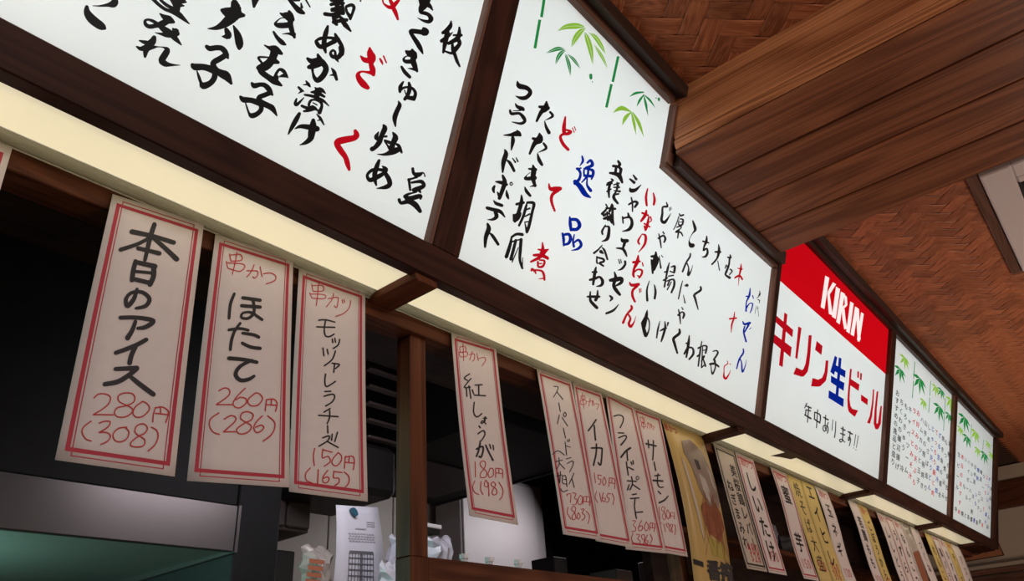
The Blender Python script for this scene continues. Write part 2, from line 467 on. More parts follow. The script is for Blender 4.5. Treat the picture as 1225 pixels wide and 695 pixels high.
for a, b, mt in ((.966, 1.047, 'frame'), (2.705, 2.738, 'frame'), (4.268, 4.339, 'frame'), (5.80, 5.872, 'frame'), (7.30, X1, 'frame')):
    tb(MB(), (a, b), (.0675, .895 if a != 2.705 else .70), (-.0215, 0.001), 1, .001).build('mullion', M[mt], hs)
for a, b in ((.956, .9655), (2.69, 2.7045), (4.262, 4.2675), (5.79, 5.7995)):
    tb(MB(), (a, b), (.0675, .895 if a != 2.69 else .665), (-.0215, -.001), 1).build('mullion_lit_side', M['trim'], hs)  # lighter wood paints the panels' light on the mullion sides
# notch under the beam
tb(MB(), (1.797, 2.70), (.668, .682), (-.0215, 0.0), 0).build('notch_trim', M['trim'], hs)
tb(MB(), (1.832, 2.700), (.684, .735), (-.03, .030), 0, .001).build('notch_board', M['darktrim'], hs)
tb(MB(), (1.797, 1.829), (.684, .893), (-.0215, .006), 1, .001).build('notch_post', M['trim'], hs)
tb(MB(), (1.830, 2.735), (.736, .917), (-.0299, -.0225), 0).build('notch_backing', M['darktrim'], hs)
# closed back, end and underside of the box (white lining inside)
MB().box((X0, X1), (1.36, 1.38), (.839, CEIL - .013), 0).build('back_board', M['boxwhite'], hs)
MB().poly([(X1, 0.955, P0Z), (X1, 1.37, P0Z), (X1, 1.37, CEIL - .01), (X1, .66, CEIL - .01)]).build('end_board', M['darktrim'], hs)
MB().box((X0, X1), (1.136, 1.38), (.828, .838), 0).build('floor_board', M['boxwhite'], hs)
MB().box((X0, X1), (1.201, 1.40), (.806, .8275), 0).build('underside_board', M['kceil'], hs)
MB().box((X0, X1), (.70, 1.38), (CEIL - .012, CEIL), 0).build('lid_board', M['boxwhite'], hs)
# cross pieces between the lower light panels
cross = [(.946, 1.012), (2.532, 2.592), (4.078, 4.150), (5.505, 5.620), (6.78, 6.90)]
for a, b in cross:
    mb = MB(); mb.box((a, b), (0.985, 1.136), (.792, .82), 1, bev=.002); mb.build('cross_piece', M['frame' if a != .946 else 'post'], hs)
MB().box((6.9, X1), (0.985, 1.15), (.800, .83), 1).build('cross_piece', M['frame'], hs)

# lower cream light panels with their rolled lip
edges = [(-1.25, .946), (1.012, 2.532), (2.592, 4.078), (4.150, 5.505), (5.620, 6.78)]
lab = ['cream lit panel above the first ice cream and skewer slips', 'cream lit panel above the ginger and squid slips',
       'cream lit panel above the shiitake and yellow slips', 'short cream lit panel under the first distant bamboo menu sign',
       'last and smallest cream lit panel at the far end of the housing']
for (a, b), lb in zip(edges, lab):
    e = empty('light_panel', ((a + b) / 2, 1.06, .81), lb, 'light panel', 'cream light panels under the signs')
    MB().box((a, b), (1.004, 1.106), (.812, .816), 0).build('diffuser', M['soffit'], e)
    mb = MB(); prof = []
    for k in range(7):
        t = k / 6 * math.pi / 2
        prof.append((1.106 + .024 * math.sin(t), .812 - .001 - .0 + .024 * (math.cos(t) - 1) * -0 + (-.009) * (1 - math.cos(t))))
    prof += [(1.1345, .802), (1.1355, .828)]
    for i in range(len(prof) - 1):
        (y0, z0), (y1, z1) = prof[i], prof[i + 1]
        mb.poly([(a, y0, z0), (b, y0, z0), (b, y1, z1), (a, y1, z1)])
    mb.build('rolled_lip', M['lip'], e)
# tubes inside the box
def tube(a, b, y, z, r, mat, lb):
    mb = MB(); n = 10
    for k in range(n):
        t0, t1 = 2 * math.pi * k / n, 2 * math.pi * (k + 1) / n
        mb.poly([(a, y + r * math.cos(t0), z + r * math.sin(t0)), (b, y + r * math.cos(t0), z + r * math.sin(t0)),
                 (b, y + r * math.cos(t1), z + r * math.sin(t1)), (a, y + r * math.cos(t1), z + r * math.sin(t1))])
    o = mb.build('fluorescent_tube', mat, smooth=True)
    tag(o, lb, 'lamp tube', 'tubes hidden inside the sign box')
WH = ['menu sign nearest the viewer', 'notched bamboo menu sign', 'red and white beer sign', 'menu sign just past the beer sign', 'farthest menu sign']
for k, (a, b) in enumerate(((-1.2, .9), (1.1, 2.6), (2.8, 4.2), (4.4, 5.75), (5.95, 7.25))):
    for z in (1.32, 1.52):
        tube(a, b, 1.20 - (z - 1.12) * .37, z, .014, M['tube'], '%s white fluorescent tube behind the %s' % ('lower' if z < 1.4 else 'upper', WH[k]))
    tube(a, b, 1.12, .93, .012, M['tubewarm'], 'warm fluorescent tube above the cream panel, behind the %s' % WH[k])

# ================================================================== THE SIGNS
DP = -.022
def pm(u, v): return on_tilt(u, v, DP + .0012)
def pm2(u, v): return on_tilt(u, v, DP + .0022)
def sign(name, x0, x1, label, cat, group=None, notch=None, h1=.917):
    e = empty(name, ((x0 + x1) / 2, .96, P0Z + .06), label, cat, group)
    out = [(x0, .05), (x1, .05), (x1, h1), (x0, h1)]
    if notch: out = [(x0, .05), (x1, .05), (x1, notch[1]), (notch[0], notch[1]), (notch[0], h1), (x0, h1)]
    mb = MB(); A = [tilt(x, h, DP) for x, h in out]; B = [tilt(x, h, DP - .008) for x, h in out]
    mb.poly(A); mb.poly(B[::-1])
    n = len(out)
    for i in range(n): mb.poly([A[i], B[i], B[(i + 1) % n], A[(i + 1) % n]])
    mb.build('acrylic_panel', M['panel'], e)
    return e
s1 = sign('menu_sign', -1.25, 1.006, 'large lit menu sign nearest the viewer, cut off by the top left corner', 'menu sign', 'lit menu signs')
s2 = sign('menu_sign', 1.007, 2.718, 'lit menu sign with green bamboo and a notched corner under the beam', 'menu sign', 'lit menu signs', notch=(1.800, .69))
s3 = sign('beer_sign', 2.719, 4.300, 'lit red and white beer sign with white capital letters on the red band', 'beer sign')
s4 = sign('menu_sign', 4.301, 5.836, 'lit bamboo menu sign just past the red and white beer sign', 'menu sign', 'lit menu signs')
s5 = sign('menu_sign', 5.837, 7.40, 'farthest lit bamboo menu sign at the end of the housing', 'menu sign', 'lit menu signs')

ZB = 1225 / 120     # scale of the tracing grids
def lines(parent, mat, name, items, w0=8, flat=False, mapper=pm, wk=1.06, label=None):
    polys = []
    for (ox, oy, sc, txt) in items:
        polys += stroke_polys(txt, ox, oy, sc, w0, wk, flat)
    return ink_mesh(name, polys, mapper, mat, parent, label)
B = M['ink']; RD = M['inkred']; BL = M['inkblue']
_n = 'writing_column'
# ---- first sign
lines(s1, B, _n, wk=1.22, items= [(90, 0, ZB, "215,70,8 300,72,18 400,60,40 470,45,80 490,0,60 / 140,85,40 145,150,70 190,220,90 260,280,90 320,320,80 360,345,35")])
lines(s1, B, _n, wk=1.22, items= [(150, 0, ZB, "330,-20,40 400,50,35 480,110,35 560,140,40 640,170,60 700,220,45 780,290,12/430,0,30 500,60,35 590,110,40/600,-40,120 625,40,90 630,130,60/700,-20,80 660,20,60/640,60,60 715,70,15/640,20,60 740,25,20"),
  (150, 0, ZB, "420,165,12 470,205,50 530,240,80 590,270,30/540,240,60 450,290,70 380,310,50 300,325,45 250,300,40 240,255,30 280,240,25 340,260,35 400,300,40 460,350,60 520,390,70 570,430,60 620,480,50 685,550,12/360,398,6 440,415,30 520,425,60 610,410,70 650,415,25/580,350,20 610,390,80"),
  (150, 0, ZB, "350,460,50 330,510,75 280,560,80 250,620,60 240,690,30/170,495,15 230,515,40 290,530,50/140,570,20 190,595,45 270,580,70 340,575,40 400,572,12 470,580,18 510,615,60 475,680,70 445,740,70 490,780,60 560,792,30 668,796,6")])
lines(s1, B, _n, wk=1.22, items= [(0, 0, 4.083, "1085,50,16 1130,65,50 1190,75,15/1145,15,30 1150,60,50 1110,105,40 1060,135,20 1015,140,4/1085,178,5 1115,175,28 1105,145,18/1140,125,6 1160,170,28 1170,215,32 1168,238,12"),
  (210, 40, ZB, "380,160,40 420,185,55 490,175,55 560,180,55 610,230,55 640,300,25/620,260,60 540,310,60 470,350,60 460,390,60 500,450,60 560,490,80 620,520,90 680,610,30/205,385,40 240,410,70 340,410,65 440,440,70 480,480,60 470,550,60 420,610,60 340,640,70 310,600,35 285,530,30 262,460,14")])
lines(s1, B, _n, wk=1.22, items= [(270, 0, ZB, "360,-10,80 345,80,30/770,-20,40 830,60,45 900,130,60 955,160,30/920,40,15 930,90,30/980,0,20 1030,85,15/840,-5,40 900,5,20"),
  (270, 0, ZB, "665,160,15 700,180,40 770,200,90 820,240,40/775,140,30 790,200,70 790,290,55/730,220,12 680,220,12 640,245,15 605,290,30 650,310,55 730,310,60 790,300,60/790,300,55 810,380,50 840,455,30/690,415,6 760,410,22 830,420,50/585,390,25 630,460,40 690,520,50 730,545,20"),
  (270, 60, ZB, "475,-60,15 530,-30,35 600,-10,80 680,40,35/600,10,90 575,90,80 520,170,90 450,210,90 400,215,50/540,90,15 470,85,20 400,90,25 430,140,25 455,170,20/560,120,90 640,150,35/410,220,50 440,270,60 520,330,60 600,380,70 680,430,25/600,340,40 620,280,30 660,235,30 710,260,40 760,335,15/655,325,12 710,310,40 750,325,25/600,380,60 620,330,50"),
  (270, 60, ZB, "320,405,30 350,435,55 420,420,45 480,430,50 530,480,55 570,545,25/545,520,50 470,550,50 410,575,50 405,610,50 430,640,50"),
  (270, 110, ZB, "400,90,50 440,130,60 520,170,60 570,200,60 625,290,15/180,60,30 220,95,60 300,100,55 380,125,60 430,160,50 430,220,50 380,270,50 320,290,55 285,260,25 260,190,20 240,130,12")])
lines(s1, B, _n, wk=1.22, items= [(350, 0, ZB, "470,55,35 540,40,40 620,40,35/480,115,35 600,90,45/540,0,60 545,100,50 540,200,55/480,130,30 620,120,30/395,170,40 480,180,40 560,160,40 620,165,35/610,60,30 620,160,40/500,200,40 520,270,50 540,300,30/500,270,40 600,250,40 665,240,30/560,190,35 610,230,30 660,250,30/600,250,40 650,310,50 710,380,20/620,320,10 680,340,30/655,80,30 720,60,35 750,90,35 735,150,30 705,230,30/650,90,25 665,150,30 700,200,40 705,230,30/480,-5,50 600,0,50/830,10,20"),
  (350, 0, ZB, "430,320,25 410,390,50 390,470,50 385,560,50 405,640,25/280,500,20 340,470,35 430,460,30 510,470,35 560,480,40/290,510,40 320,560,45 370,570,50 440,540,45 520,500,50/520,415,25 545,470,45 590,540,40 605,600,50 600,660,50"),
  (340, 50, ZB, "690,70,50 697,130,50 670,180,50 640,200,45 660,245,12/640,190,40 590,180,40 565,140,30 590,105,25 620,120,25 625,165,30"),
  (340, 50, ZB, "285,205,30 340,240,60 430,240,80 490,280,60 510,340,60 470,420,60 410,470,55 370,440,40 350,380,25 345,340,30/410,155,25 430,210,60/300,310,40 340,300,60 430,270,60/575,320,10 610,370,40 640,460,30/555,410,8 610,400,30"),
  (340, 50, ZB, "265,478,15 295,520,35 318,550,15/230,525,8 290,520,25/175,555,25 210,590,30 240,605,12/170,632,6 210,605,25/375,560,15 440,600,50/425,560,15 460,590,40 505,630,12/330,615,20 400,620,45 490,670,25"),
  (340, 110, ZB, "150,85,20 135,140,35 160,150,35 240,70,10/250,35,22 340,50,32 420,80,35 480,110,30 545,170,12/400,0,70 400,60,50/300,160,28 320,110,28 370,95,22 440,120,32 460,170,30 430,250,45/350,130,13 400,160,15/345,165,12 385,190,15/215,170,28 280,195,34 350,185,34 400,220,26/240,235,22 300,225,34 370,210,26"),
  (340, 110, ZB, "185,265,35 150,330,50 100,420,45 50,515,15/130,450,10 200,420,40 300,430,55 400,450,60/355,345,40 350,420,75 335,500,75 320,570,60 260,620,40 190,648,8/395,270,10 440,320,30 485,400,15/405,350,8 450,335,25")])
lines(s1, RD, _n, [(450, 0, ZB, "80,-10,25 90,40,20 150,85,40 200,85,50 240,40,50 280,0,30/200,80,50 235,150,50 265,235,28/170,0,40 200,60,50"),
  (340, 50, ZB, "1045,75,25 1050,140,80 1070,200,100 1060,270,60 1080,340,70 1090,400,45/935,175,20 980,220,60 1050,230,70/1080,380,60 1010,370,30 940,365,25 900,400,50 920,460,70 970,520,80 1020,560,50"),
  (450, 50, ZB, "45,205,20 65,240,30 80,275,15/90,175,20 125,255,18"),
  (380, 145, ZB, "460,120,45 475,170,70 440,205,70 340,225,80 250,250,80 240,290,70 290,370,70 340,440,60 365,520,60 385,590,35")], label='red brush writing column')
lines(s1, B, _n, wk=1.22, items= [(450, 0, ZB, "590,-10,130 580,60,90 550,110,60 545,150,35 590,160,40 640,180,40 670,230,50 640,265,40 570,250,25 505,218,6/600,30,70 660,80,40 690,125,12/580,350,35 600,390,80 540,390,50 450,380,50 420,385,40 440,430,40 500,520,50 540,590,45 570,655,15"),
  (450, 50, ZB, "365,115,25 400,140,60 450,150,80 480,190,40/440,100,30 460,160,60 450,230,60 470,290,55 500,360,25/410,180,12 370,175,12 335,210,25 360,240,40 430,240,45/385,325,6 440,330,25 490,340,40/310,305,25 350,370,40 410,430,35"),
  (450, 50, ZB, "330,490,20 295,550,40 290,610,30/290,590,35 340,560,25 400,555,25 450,575,30 480,630,35 460,700,40/400,500,25 410,560,45 390,640,40 350,700,35/345,590,12 365,640,15/346,690,15 400,685,40 450,690,50"),
  (430, 115, ZB, "475,60,12 490,110,45 455,190,50 430,270,50 440,370,15"),
  (380, 145, ZB, "745,130,12 715,190,45 720,225,20/805,50,25 820,90,55 780,180,50 750,260,55 700,320,45 665,340,50/785,190,15 840,185,25/820,235,25 880,260,35/820,245,20 850,290,20 880,340,30/920,140,20 950,200,60 920,270,55 900,350,60/940,270,12 990,300,35 1025,380,25/730,403,8 820,405,30 920,370,65 1000,340,50"),
  (430, 190, ZB, "240,20,30 210,100,50 185,190,50 190,260,40 205,320,20/280,90,15 320,130,50 290,180,40 220,220,50 130,260,45 95,200,30 150,140,35 220,130,30 300,140,40/310,170,40 355,240,50 370,310,50 320,345,45 210,362,8")])
lines(s1, B, _n, wk=1.22, items= [(450, 0, ZB, "915,255,12 905,320,45 850,380,45 815,400,35/935,395,8 880,440,35 800,500,40/870,400,50 845,510,50 820,640,25/1015,335,20 1015,400,40 990,470,50 885,530,35/945,430,20 1040,430,30/990,470,50 1020,530,40 960,610,50 920,650,30 840,625,20/930,530,25 940,620,40 975,700,30"),
  (450, 50, ZB, "960,150,35 985,230,35 1020,300,20"),
  (430, 190, ZB, "650,120,30 665,180,35 720,195,50 780,170,15 800,215,15/600,255,30 650,240,20 700,220,30/605,260,30 620,380,25/640,290,25 700,280,30 760,280,40 785,330,40 700,370,50 660,380,40/720,370,50 745,410,20/560,460,45 600,430,25 700,405,15/570,480,40 640,480,50 740,455,45 745,490,20/485,500,35 510,540,35 600,520,50 680,560,60 740,640,40")])
# ---- second sign
lines(s2, B, _n, wk=1.16, items= [(570, 90, ZB, "500,75,15 520,130,55 600,150,50 645,180,45 655,220,45 610,270,45 550,280,40 480,255,10/475,345,12 500,385,35 560,410,45 580,430,15/410,430,25 430,470,35 520,465,30 570,510,40 590,560,35 540,590,30 435,570,8/445,435,8 540,430,15"),
  (570, 150, ZB, "335,120,12 420,115,35 500,100,60 535,120,30/495,60,15 520,90,35/440,130,25 445,190,45 425,300,15/345,295,15 360,350,50 330,450,50 320,570,20/365,420,15 410,460,35 460,555,30/440,400,12 475,450,20/485,395,12 505,440,18"),
  (570, 210, ZB, "320,0,25 345,80,50 320,170,45 280,275,40/235,75,15 300,85,40 370,110,30/220,130,25 205,165,35 215,205,20/365,180,12 375,240,35 390,280,20/255,200,12 275,240,35/425,80,12 440,105,12 420,118,12 408,95,12 425,80,12/210,305,12 240,340,35 310,365,35/130,395,35 200,415,40 290,440,40 345,505,15/230,440,40 245,500,45 200,535,30 135,538,6"),
  (570, 260, ZB, "135,80,25 150,140,50 115,240,45 105,360,25/160,190,15 200,230,35 265,330,30")])
lines(s2, B, _n, wk=1.16, items= [(570, 90, ZB, "855,325,20 845,400,70 790,450,45 735,560,25/770,385,30 870,400,50/900,450,25 930,500,30 840,550,6/832,560,10 850,630,30 885,700,40"),
  (570, 150, ZB, "770,100,20 770,170,80 710,220,50 650,345,25/690,160,30 780,190,50/820,220,25 850,280,30 755,330,6/745,340,10 765,420,40 800,480,30/690,485,15 700,550,55 690,640,50 715,740,30/640,530,20 720,540,40/655,575,8 615,610,10 600,650,35 710,640,50"),
  (570, 210, ZB, "650,135,6 720,120,30/590,140,12 610,190,35 655,245,30/550,240,15 550,320,40 520,430,40 470,560,30/490,350,30 575,330,30/455,480,25 460,550,30/460,490,20 530,460,35 510,530,25 470,555,25/620,320,12 600,400,30 570,500,30 520,610,25/620,330,25 700,340,35 680,450,30 640,620,35 615,690,30/600,420,15 650,400,20/590,500,15 650,470,20/590,570,15 640,560,15"),
  (570, 260, ZB, "590,60,10 615,180,30/430,240,25 490,205,30 560,210,35/430,240,20 410,340,35 365,480,40/480,280,30 450,400,35 420,510,35/510,370,10 435,545,15/545,270,35 535,400,35 530,520,30 560,620,25/565,490,8 560,600,15/430,300,20 490,280,15 545,270,20")])
lines(s2, RD, _n, [(570, 90, ZB, "1085,510,20 1070,620,45 1065,690,40"), (570, 150, ZB, "1075,0,35 1075,90,35/1080,50,20 1150,75,35 1120,100,40 1050,110,30 1025,150,35 1060,230,40 1120,295,35/1170,30,12 1195,85,12/1195,15,12 1212,60,12"),
  (570, 210, ZB, "885,100,15 900,160,40 960,165,60 1020,160,50/1000,180,40 930,230,40 915,310,35 955,430,25"),
  (620, 270, ZB, "295,205,15 300,280,40 290,340,60/245,290,20 330,300,30 365,290,20/190,360,30 270,360,40 350,390,40 360,410,20/350,300,25 270,380,40 155,440,25/240,440,25 245,500,25 300,495,30 320,430,25 260,420,20/240,465,15 290,460,15/160,550,20 170,530,30 205,560,25 215,585,15/190,540,20 280,550,25 310,590,30 320,660,25/250,650,8 320,640,20")], label='red brush writing column')
lines(s2, BL, _n, [(640, 180, ZB, "575,70,20 585,130,30 545,190,8/640,150,25 680,120,30 700,180,40 620,210,25/510,220,25 530,230,35 555,280,30 540,350,35 490,400,45/490,380,50 550,440,60 610,530,60 680,575,15/510,230,20 560,215,20/600,220,20 700,240,35 710,290,35 690,350,20/600,230,20 605,300,25 690,310,30/650,230,25 640,310,30 570,390,15/600,310,25 700,320,30/640,330,15 635,420,25 680,490,40/650,430,10 670,470,30"),
  (640, 240, ZB, "425,200,20 430,280,40 440,360,30/430,230,35 510,235,40 545,300,45 510,350,40 440,350,40/335,400,25 350,470,35 350,550,20/345,420,30 410,410,35 435,460,40 410,520,35 350,540,25/480,415,15 465,490,25 475,560,30/470,520,20 530,480,30 565,540,35 520,590,30 445,608,8")], label='blue brush writing column')
lines(s2, B, _n, wk=1.16, items= [(690, 180, ZB, "505,130,25 525,170,35 500,200,25/445,190,30 500,195,25 540,230,35/540,230,35 530,290,30/480,210,30 470,280,30/405,275,25 470,285,40 520,310,50 555,390,25/425,350,20 440,370,20 375,400,20/370,420,25 430,400,20/410,400,25 390,480,30 395,570,20/370,500,20 420,470,15/450,420,15 515,400,20/490,390,15 500,430,30 480,500,20 450,570,35 500,645,25/450,450,15 520,450,20/455,490,12 525,500,25/455,540,20 510,530,20"),
  (690, 240, ZB, "355,45,15 370,90,20 310,160,30/360,90,20 470,100,25/430,45,20 400,130,30/330,180,30 400,160,20 450,300,15/440,60,20 435,200,30 450,290,20/330,220,25 400,210,50 430,270,25/370,140,20 380,240,20/350,300,15 310,370,25 315,410,20/340,320,12 390,320,25 390,400,35 370,470,35 305,498,8/310,545,12 260,600,20 210,640,25"),
  (690, 300, ZB, "310,-40,12 340,0,25 375,105,20/295,10,40 320,30,20/245,70,15 245,140,20 260,155,15/245,80,20 320,100,25 330,130,25 280,150,25 325,185,20/235,200,15 220,270,35 200,410,25/190,260,20 240,260,25/160,355,25 220,340,30 280,320,25 315,370,35 300,420,30 240,435,10/130,560,20 200,560,30 275,560,25/255,485,15 250,560,30 230,600,35/165,500,15 165,600,30 200,650,35 245,695,35")])
lines(s2, B, _n, wk=1.16, items= [(690, 180, ZB, "690,300,15 725,350,30/650,350,20 700,390,35/650,460,15 665,490,45 720,480,35 785,420,8/665,575,15 680,650,20 680,745,15/635,660,20 700,625,25 740,640,30 710,690,25"),
  (690, 240, ZB, "625,150,15 635,190,30/560,200,20 565,275,15/565,215,20 650,205,25 675,280,35 640,350,35 555,375,8/545,460,15 560,490,40 615,490,40/590,500,35 565,580,25/485,580,15 560,590,30 590,630,30 610,680,15"),
  (690, 300, ZB, "510,105,12 525,155,15/535,105,10 545,145,12/590,130,25 590,170,25 550,220,25 500,238,6/460,260,15 475,330,35 450,420,35 480,480,40 525,535,30/410,360,35 480,350,50 545,340,40 540,390,35 460,435,15/405,550,20 430,580,30 405,615,10/510,655,8 450,725,25 361,765,25")])
lines(s2, RD, _n, [(690, 180, ZB, "865,465,15 845,570,30 855,670,25/935,520,15 950,600,30 940,660,25"),
  (690, 240, ZB, "850,120,20 835,180,40 785,250,25/800,150,25 870,180,25/900,200,20 910,245,15 870,270,12/880,200,20 860,300,35 840,360,25/825,280,20 890,320,20/825,310,20 835,350,20/800,405,10 750,490,25 765,530,20/800,410,12 840,430,30 830,530,30 755,630,8"),
  (690, 300, ZB, "750,55,15 740,130,45 700,220,30 690,290,30 700,320,20/690,140,30 770,130,25/685,280,20 740,230,20 795,240,25 790,290,25 760,330,20/800,145,15 810,185,15/740,300,12 770,320,25/645,385,15 670,420,35 755,410,35/740,430,30 685,480,30 680,550,30 710,620,25/765,465,15 770,510,12/785,460,10 785,500,10"),
  (740, 340, ZB, "155,265,25 160,300,30 100,370,25 55,470,30/120,370,20 145,420,25 125,480,30 150,515,35 190,460,15 210,390,5")], label='red brush writing column')
lines(s2, B, _n, wk=1.16, items= [(690, 240, ZB, "1095,20,10 1105,70,25 1050,80,20 1045,160,25 1035,240,30 1070,265,35 1110,220,20 1150,155,5/1130,85,10 1135,125,10/1150,80,10 1150,110,10"),
  (770, 270, ZB, "235,75,15 250,100,15/185,100,12 200,170,20 215,270,12/180,155,20 240,120,20 265,160,25 250,200,20/150,320,15 145,380,40 115,480,40 110,580,20/95,375,25 150,380,35 170,430,30 130,540,20/95,420,20 100,480,20/190,370,10 200,450,15 210,515,20/215,360,8 235,385,10"),
  (770, 330, ZB, "70,60,8 40,170,20 45,300,25/130,110,12 145,190,25 135,275,25"),
  (740, 340, ZB, "350,315,8 340,380,35 310,520,40/290,480,30 320,590,40 335,630,30 370,560,15 375,460,15 345,390,15/285,470,20 320,400,12")])
lines(s2, B, _n, wk=1.16, items= [(770, 210, ZB, "435,465,12 450,490,20 485,480,20/430,500,12 400,590,12 365,660,10/440,530,12 480,540,20 470,600,20 430,600,15 430,550,12/445,570,10 470,565,10"),
  (770, 270, ZB, "400,20,12 450,5,20 455,30,12 400,70,20/430,50,20 415,150,15/390,80,15 450,80,20 478,125,12"),
  (690, 300, ZB, "1130,145,10 1110,220,25 1095,300,20 1070,440,20/1075,260,20 1110,250,12/1060,360,20 1110,330,15/1150,200,12 1195,190,25 1190,260,25/1140,250,15 1190,270,15/1120,310,15 1180,300,15/1100,370,15 1180,350,20 1190,420,25 1155,510,20/1140,350,15 1110,420,20/1155,380,12 1105,475,15"),
  (740, 340, ZB, "505,450,8 480,550,20 465,655,15/505,570,12 575,535,30/565,455,10 570,530,25 540,640,25 520,700,15/605,470,20 595,510,12")])
lines(s2, B, _n, wk=1.16, items= [(770, 270, ZB, "600,-60,15 620,0,30 630,50,30 600,90,12 570,140,6 555,190,12 575,240,45 600,240,45/570,340,15 565,380,20 520,450,20 475,560,20/530,460,15 550,520,15 545,600,30 580,550,12 600,480,4"),
  (770, 330, ZB, "475,60,8 455,140,15 425,280,15/505,120,15 530,115,35/485,235,8 505,330,15/425,410,12 440,480,20 450,585,12/420,480,20 470,440,15 495,470,25 480,515,20/465,385,12 480,410,15"),
  (800, 390, ZB, "130,40,20 130,90,30 60,150,30 70,210,30 105,330,20")])
lines(s2, B, _n, wk=1.16, items= [(820, 270, ZB, "260,125,10 255,190,30 230,250,20 220,300,20/215,190,20 285,210,15/225,300,20 260,280,20 270,330,25 245,375,25 205,382,10"),
  (820, 330, ZB, "185,135,20 185,175,25 110,230,25 120,280,25 155,410,12"),
  (800, 390, ZB, "250,115,10 240,220,30 215,380,20/215,210,20 250,210,15/190,340,20 230,270,20 290,270,20 300,340,25 250,405,20")])
lines(s2, B, _n, wk=1.16, items= [(820, 270, ZB, "405,230,10 410,310,30 385,400,20 325,470,20/365,320,20 425,320,25/395,430,10 415,545,12"),
  (800, 390, ZB, "405,185,10 385,300,20 360,490,15/360,270,20 400,250,15/350,370,20 390,330,10/420,240,15 465,250,20 450,330,20/415,240,12 400,500,15/410,300,12 455,290,12/400,430,15 430,370,25/420,400,15 450,490,20/400,510,12 430,480,15")])
lines(s2, B, _n, wk=1.16, items= [(820, 270, ZB, "545,355,12 550,390,25 515,385,15/540,390,20 530,480,20 500,560,25 490,600,20 540,635,30/500,480,15 485,520,12/545,530,15 570,555,15 535,600,12/520,500,30"),
  (800, 390, ZB, "540,310,12 580,300,15 600,330,20 550,410,20/505,465,25 560,460,25 610,495,20/560,420,25 570,500,15 535,585,20 520,530,12 515,480,10")])
lines(s2, RD, _n, [(820, 270, ZB, "680,465,8 675,530,25 655,620,15 650,690,8 645,730,5/640,520,12 690,530,20/605,635,20 660,610,25 695,655,20"),
  (820, 330, ZB, "600,440,8 590,520,20 565,600,20 560,690,8/540,525,20 620,515,20"),
  (800, 390, ZB, "715,425,8 720,460,12 680,490,12 675,560,12 675,620,25 700,640,25 740,580,12 750,540,5/750,465,15")], label='red brush writing column')
lines(s2, BL, _n, [(820, 330, ZB, "790,150,10 780,240,25 745,320,15 740,430,20/740,250,15 775,250,20/740,400,20 780,340,12 820,340,15 810,400,15 790,450,12/820,240,12 830,275,12/700,555,12 720,590,25 785,575,30/770,600,25 720,690,15"),
  (800, 390, ZB, "930,0,15 915,70,20 945,190,20/985,40,8 1005,20,8/910,280,15 910,330,20 860,410,20 830,520,15/870,400,15 890,450,15 900,560,20 930,500,12 950,410,4")], label='blue brush writing column')
lines(s2, B, _n, wk=1.16, items= [(820, 330, ZB, "905,185,8 910,230,12 875,270,8/895,240,8 905,210,8/885,290,10 905,300,10 900,330,8/865,370,5 850,460,5/870,400,4 895,390,4/880,370,5 895,495,5")])
# ---- bamboo prints on the second sign
ZP = 1225 / 150
def leaves(parent, mat, ox, oy, sc, leafs, vein=True):
    e = lines(parent, mat, 'bamboo_leaves', [(ox, oy, sc, leafs)], wk=1.0)
    if vein:
        vs = []
        for st in leafs.split('/'):
            pts = [a.split(',') for a in st.split()]
            if len(pts) < 3: continue
            vs.append(' '.join('%s,%s,%g' % (p[0], p[1], 5) for p in pts))
        lines(e, M['panel'], 'leaf_veins', [(ox, oy, sc, '/'.join(vs))], mapper=pm2, wk=1.0)
leaves(s2, M['inklime'], 640, 20, ZP, "215,142,2 300,100,45 400,90,58 470,95,20/355,300,2 390,220,48 440,150,50 490,112,12/565,475,2 545,330,45 510,210,45 485,150,5/530,160,8 590,200,40 650,290,35 690,365,2/575,270,5 630,350,28 670,420,25 712,515,2")
leaves(s2, M['inkgreen'], 640, 20, ZP, "105,358,2 170,330,30 230,312,38 285,320,10/200,470,2 225,400,35 260,350,35 295,332,8/348,585,2 335,480,32 310,400,25 295,362,5/320,370,8 370,410,28 405,455,24 445,512,2")
leaves(s2, M['inkgreen'], 540, 0, 4.083, "870,472,1 900,455,12 938,450,6/905,520,1 920,490,12 940,462,4/960,565,1 950,510,12 940,468,4/995,525,1 970,490,10 945,466,4", False)
leaves(s2, M['inklime'], 540, 0, 4.083, "790,550,1 830,528,22 876,545,5/835,612,1 850,575,18 878,548,5/902,658,1 892,600,14 880,552,5/940,668,1 915,600,16 885,548,5", False)
lines(s2, M['inkgreen'], 'bamboo_stalk', [(540, 0, 4.083, "457,-30 440,84/432,96 408,236")], w0=13, flat=True)
lines(s2, M['inkgreen'], 'bamboo_stalk', [(640, 20, ZP, "815,385 775,640"), (540, 0, 4.083, "782,410 757,525")], w0=22, flat=True) if False else lines(s2, M['inkgreen'], 'bamboo_stalk', [(540, 0, 4.083, "815,275 788,400/782,411 757,525")], w0=12, flat=True)
lines(s2, M['inkgreen'], 'bamboo_bud', [(640, 20, ZP, "545,570,30 547,600,28/560,635,12"), (540, 0, 4.083, "1013,482,12 1014,490,9/1000,478,6")], wk=1.0)
